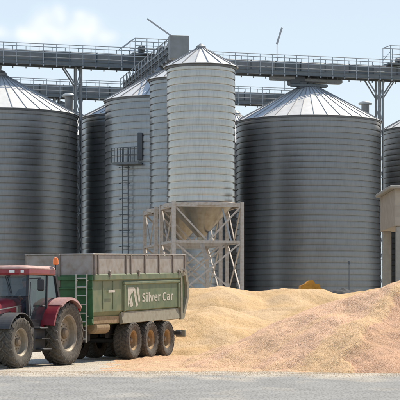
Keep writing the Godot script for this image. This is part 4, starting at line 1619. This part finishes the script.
	beam(st, Vector3(-0.0, 0.1, 0), Vector3(-1.62, 1.25, 0), 0.085, 0.1)
	obj("lamp_head", st, M.lamp_arm, lm)

func heaps() -> void:
	# packed kernels: pale in the middle, with darker gaps, over clumps of differing dustiness
	var kern := noise_image(51, 0.16, 512, 1, [[0.0, Color(1, 1, 1)], [0.45, Color(0.97, 0.95, 0.92)], [0.75, Color(0.8, 0.73, 0.65)], [1.0, Color(0.5, 0.42, 0.34)]], true)
	var clump := noise_image(53, 0.05, 512, 4, [[0.0, Color(0.72, 0.65, 0.58)], [0.4, Color(0.95, 0.93, 0.9)], [1.0, Color(1, 1, 1)]])
	for y in 512:
		for x in 512: kern.set_pixel(x, y, kern.get_pixel(x, y) * clump.get_pixel(x, y))
	kern.generate_mipmaps()
	var fine := ImageTexture.create_from_image(kern)
	var gm := mat(Color(1, 1, 1), 0.85, 0.0, fine, 0.55, true)
	gm.vertex_color_use_as_albedo = true
	gm.normal_enabled = true
	gm.normal_texture = bump(51, 0.12, 512, 4, 5.0)
	gm.normal_scale = 1.0
	var o := inst("grain_heap", field(-2.5, 13.0, 43.0, 57.0, 0.07, front_h, front_c), gm, self)
	tag(o, "heap of pinkish grain sloping down to the concrete, with slid layers", "grain heap", "heaps of grain in the yard")
	o = inst("grain_heap", field(-6.0, 8.0, 55.0, 70.0, 0.1, func(x, d): return heap_h(mid_ridge, 0.34, x, d), heap_c), gm, self)
	tag(o, "low rounded heap of golden grain directly behind the trailer's tail", "grain heap", "heaps of grain in the yard")
	o = inst("grain_heap", field(-4.0, 12.0, 62.0, 74.0, 0.12, func(x, d): return heap_h(second_ridge, 0.36, x, d), heap_c), gm, self)
	tag(o, "low heap of golden grain between the rounded heap and the long back ridge", "grain heap", "heaps of grain in the yard")
	o = inst("grain_heap", field(-9.0, 14.0, 72.5, 88.0, 0.14, func(x, d): return heap_h(back_ridge, 0.45, x, d), heap_c), gm, self)
	tag(o, "long ridge of pale golden grain in front of the silo legs", "grain heap", "heaps of grain in the yard")
	o = inst("spilled_grain", field(-7.0, 9.0, 43.0, 59.0, 0.09, apron_h, apron_c), gm, self)
	tag(o, "thin layer of spilled grain on the concrete round the heaps", "grain")
	o.set_meta("kind", "stuff")
	# loose kernels strewn beyond the edge
	var mm := MultiMesh.new()
	mm.transform_format = MultiMesh.TRANSFORM_3D
	var km := S()
	cbox(km, Vector3.ZERO, Vector3(0.0095, 0.006, 0.007), 0.002)
	mm.mesh = mesh_of(km)
	var xf := []
	for k in 26000:
		var x := rng.randf_range(-7.0, 9.0)
		var d := 44.9 - 0.13 * maxf(x, 0.0) - absf(rng.randfn(0.0, 1.0)) * 1.8 if rng.randf() < 0.65 else rng.randf_range(43.0, 60.0)
		if n1.get_noise_2d(x * 0.7, d * 1.5) + rng.randf() * 0.5 < 0.1: continue
		xf.append(Transform3D(Basis(Vector3.UP, rng.randf() * TAU).scaled(Vector3.ONE * rng.randf_range(0.8, 1.5)), Vector3(x, 0.006, -d)))
	mm.instance_count = xf.size()
	for k in xf.size(): mm.set_instance_transform(k, xf[k])
	var mi := MultiMeshInstance3D.new()
	mi.name = "loose_kernels"
	mi.multimesh = mm
	mi.material_override = mat(lin(0.58, 0.42, 0.26), 0.8)
	tag(mi, "loose kernels strewn over the concrete in front of the heaps", "grain")
	mi.set_meta("kind", "stuff")
	add_child(mi)

func far_things() -> void:
	# beige loading canopy at the right
	var b := thing("loading_canopy", "beige rendered loading canopy on square columns beside the silos", "canopy", Vector3(12.15, 0, -105))
	var st := S()
	cbox(st, Vector3(4.0, 7.85, -4.0), Vector3(8.3, 2.3, 8.3), 0.03)
	obj("fascia", st, M.render_wall, b)
	st = S()
	cbox(st, Vector3(4.0, 9.1, -4.0), Vector3(8.9, 0.2, 8.9), 0.04)
	obj("roof_slab", st, M.concrete, b)
	for x in [0.25, 7.8]:
		for z in [-0.2, -7.8]:
			st = S()
			cbox(st, Vector3(x, 3.36, z), Vector3(0.55, 6.7, 0.55), 0.04)
			obj("column", st, M.concrete, b)
	st = S()
	tube(st, Vector3(0.62, 0, 0.22), Vector3(0.62, 6.7, 0.22), 0.06, 10)
	obj("downpipe", st, M.gallery, b)
	for k in 3:
		st = S()
		box(st, Vector3(4.0, 7.3 + k * 0.62, 0.152), Vector3(8.2, 0.025, 0.012))
		obj("wall_joint", st, M.concrete, b)
	# yellow wheel loader behind the back heap, bucket raised
	var l := thing("wheel_loader", "yellow wheel loader mostly hidden behind the grain ridge, bucket raised", "loader", Vector3(5.95, 0, -95), 0.0)
	st = S()
	cbox(st, Vector3(-1.2, 1.35, 0), Vector3(2.2, 0.9, 1.4), 0.12)
	cbox(st, Vector3(1.0, 1.0, 0), Vector3(1.6, 0.6, 1.0), 0.08)
	obj("body", st, M.yellow, l)
	st = S()
	cbox(st, Vector3(-0.1, 1.95, 0), Vector3(1.1, 1.0, 1.2), 0.08)
	obj("cab", st, M.black, l)
	st = S()
	for z in [-0.4, 0.4]:
		beam(st, Vector3(0.5, 1.6, z), Vector3(0.75, 2.75, z), 0.14, 0.25)
	obj("boom", st, M.yellow, l)
	st = S()
	prism(st, [Vector2(-0.42, 2.5), Vector2(-0.36, 2.9), Vector2(-0.1, 2.98), Vector2(0.08, 3.16), Vector2(0.3, 3.17), Vector2(0.42, 2.98), Vector2(0.66, 2.94), Vector2(0.8, 2.5)], -1.1, 1.1)
	obj("bucket", st, M.yellow, l)
	for x in [-1.5, 1.2]:
		for z in [-0.75, 0.75]:
			wheel(l, 0.7, 0.44, 0.36, Vector3(x, 0.7, z), z < 0.0, M.yellow, 16, 0.03, 0.3, true, 0.0)
	# dark tarpaulin heap beside it
	var hs := func(x, d):
		return ridge_height([Vector3(6.6, 91, 2.5), Vector3(7.6, 91, 2.7), Vector3(8.2, 91, 2.66), Vector3(9.6, 91, 2.4)], x, d, 0.9, 0.3) + n1.get_noise_2d(x * 1.5, d * 1.5) * 0.16
	var o := inst("tarpaulin", field(3.0, 13.0, 87.5, 94.5, 0.12, hs, func(_x, _d, _h): return Color(1, 1, 1)), M.tarp, self)
	tag(o, "black tarpaulin bunched up behind the dip in the grain ridge", "tarpaulin")
	# slender pole
	var p := thing("signal_pole", "slender dark pole with a small head in front of the large silo", "pole", Vector3(8.9, 0, -101.5))
	st = S()
	tube(st, Vector3(0, 0, 0), Vector3(0, 4.3, 0), 0.025, 8)
	obj("shaft", st, M.steel_dark, p)
	st = S()
	cbox(st, Vector3(0, 4.35, 0), Vector3(0.13, 0.22, 0.12), 0.03)
	obj("head", st, M.steel_dark, p)
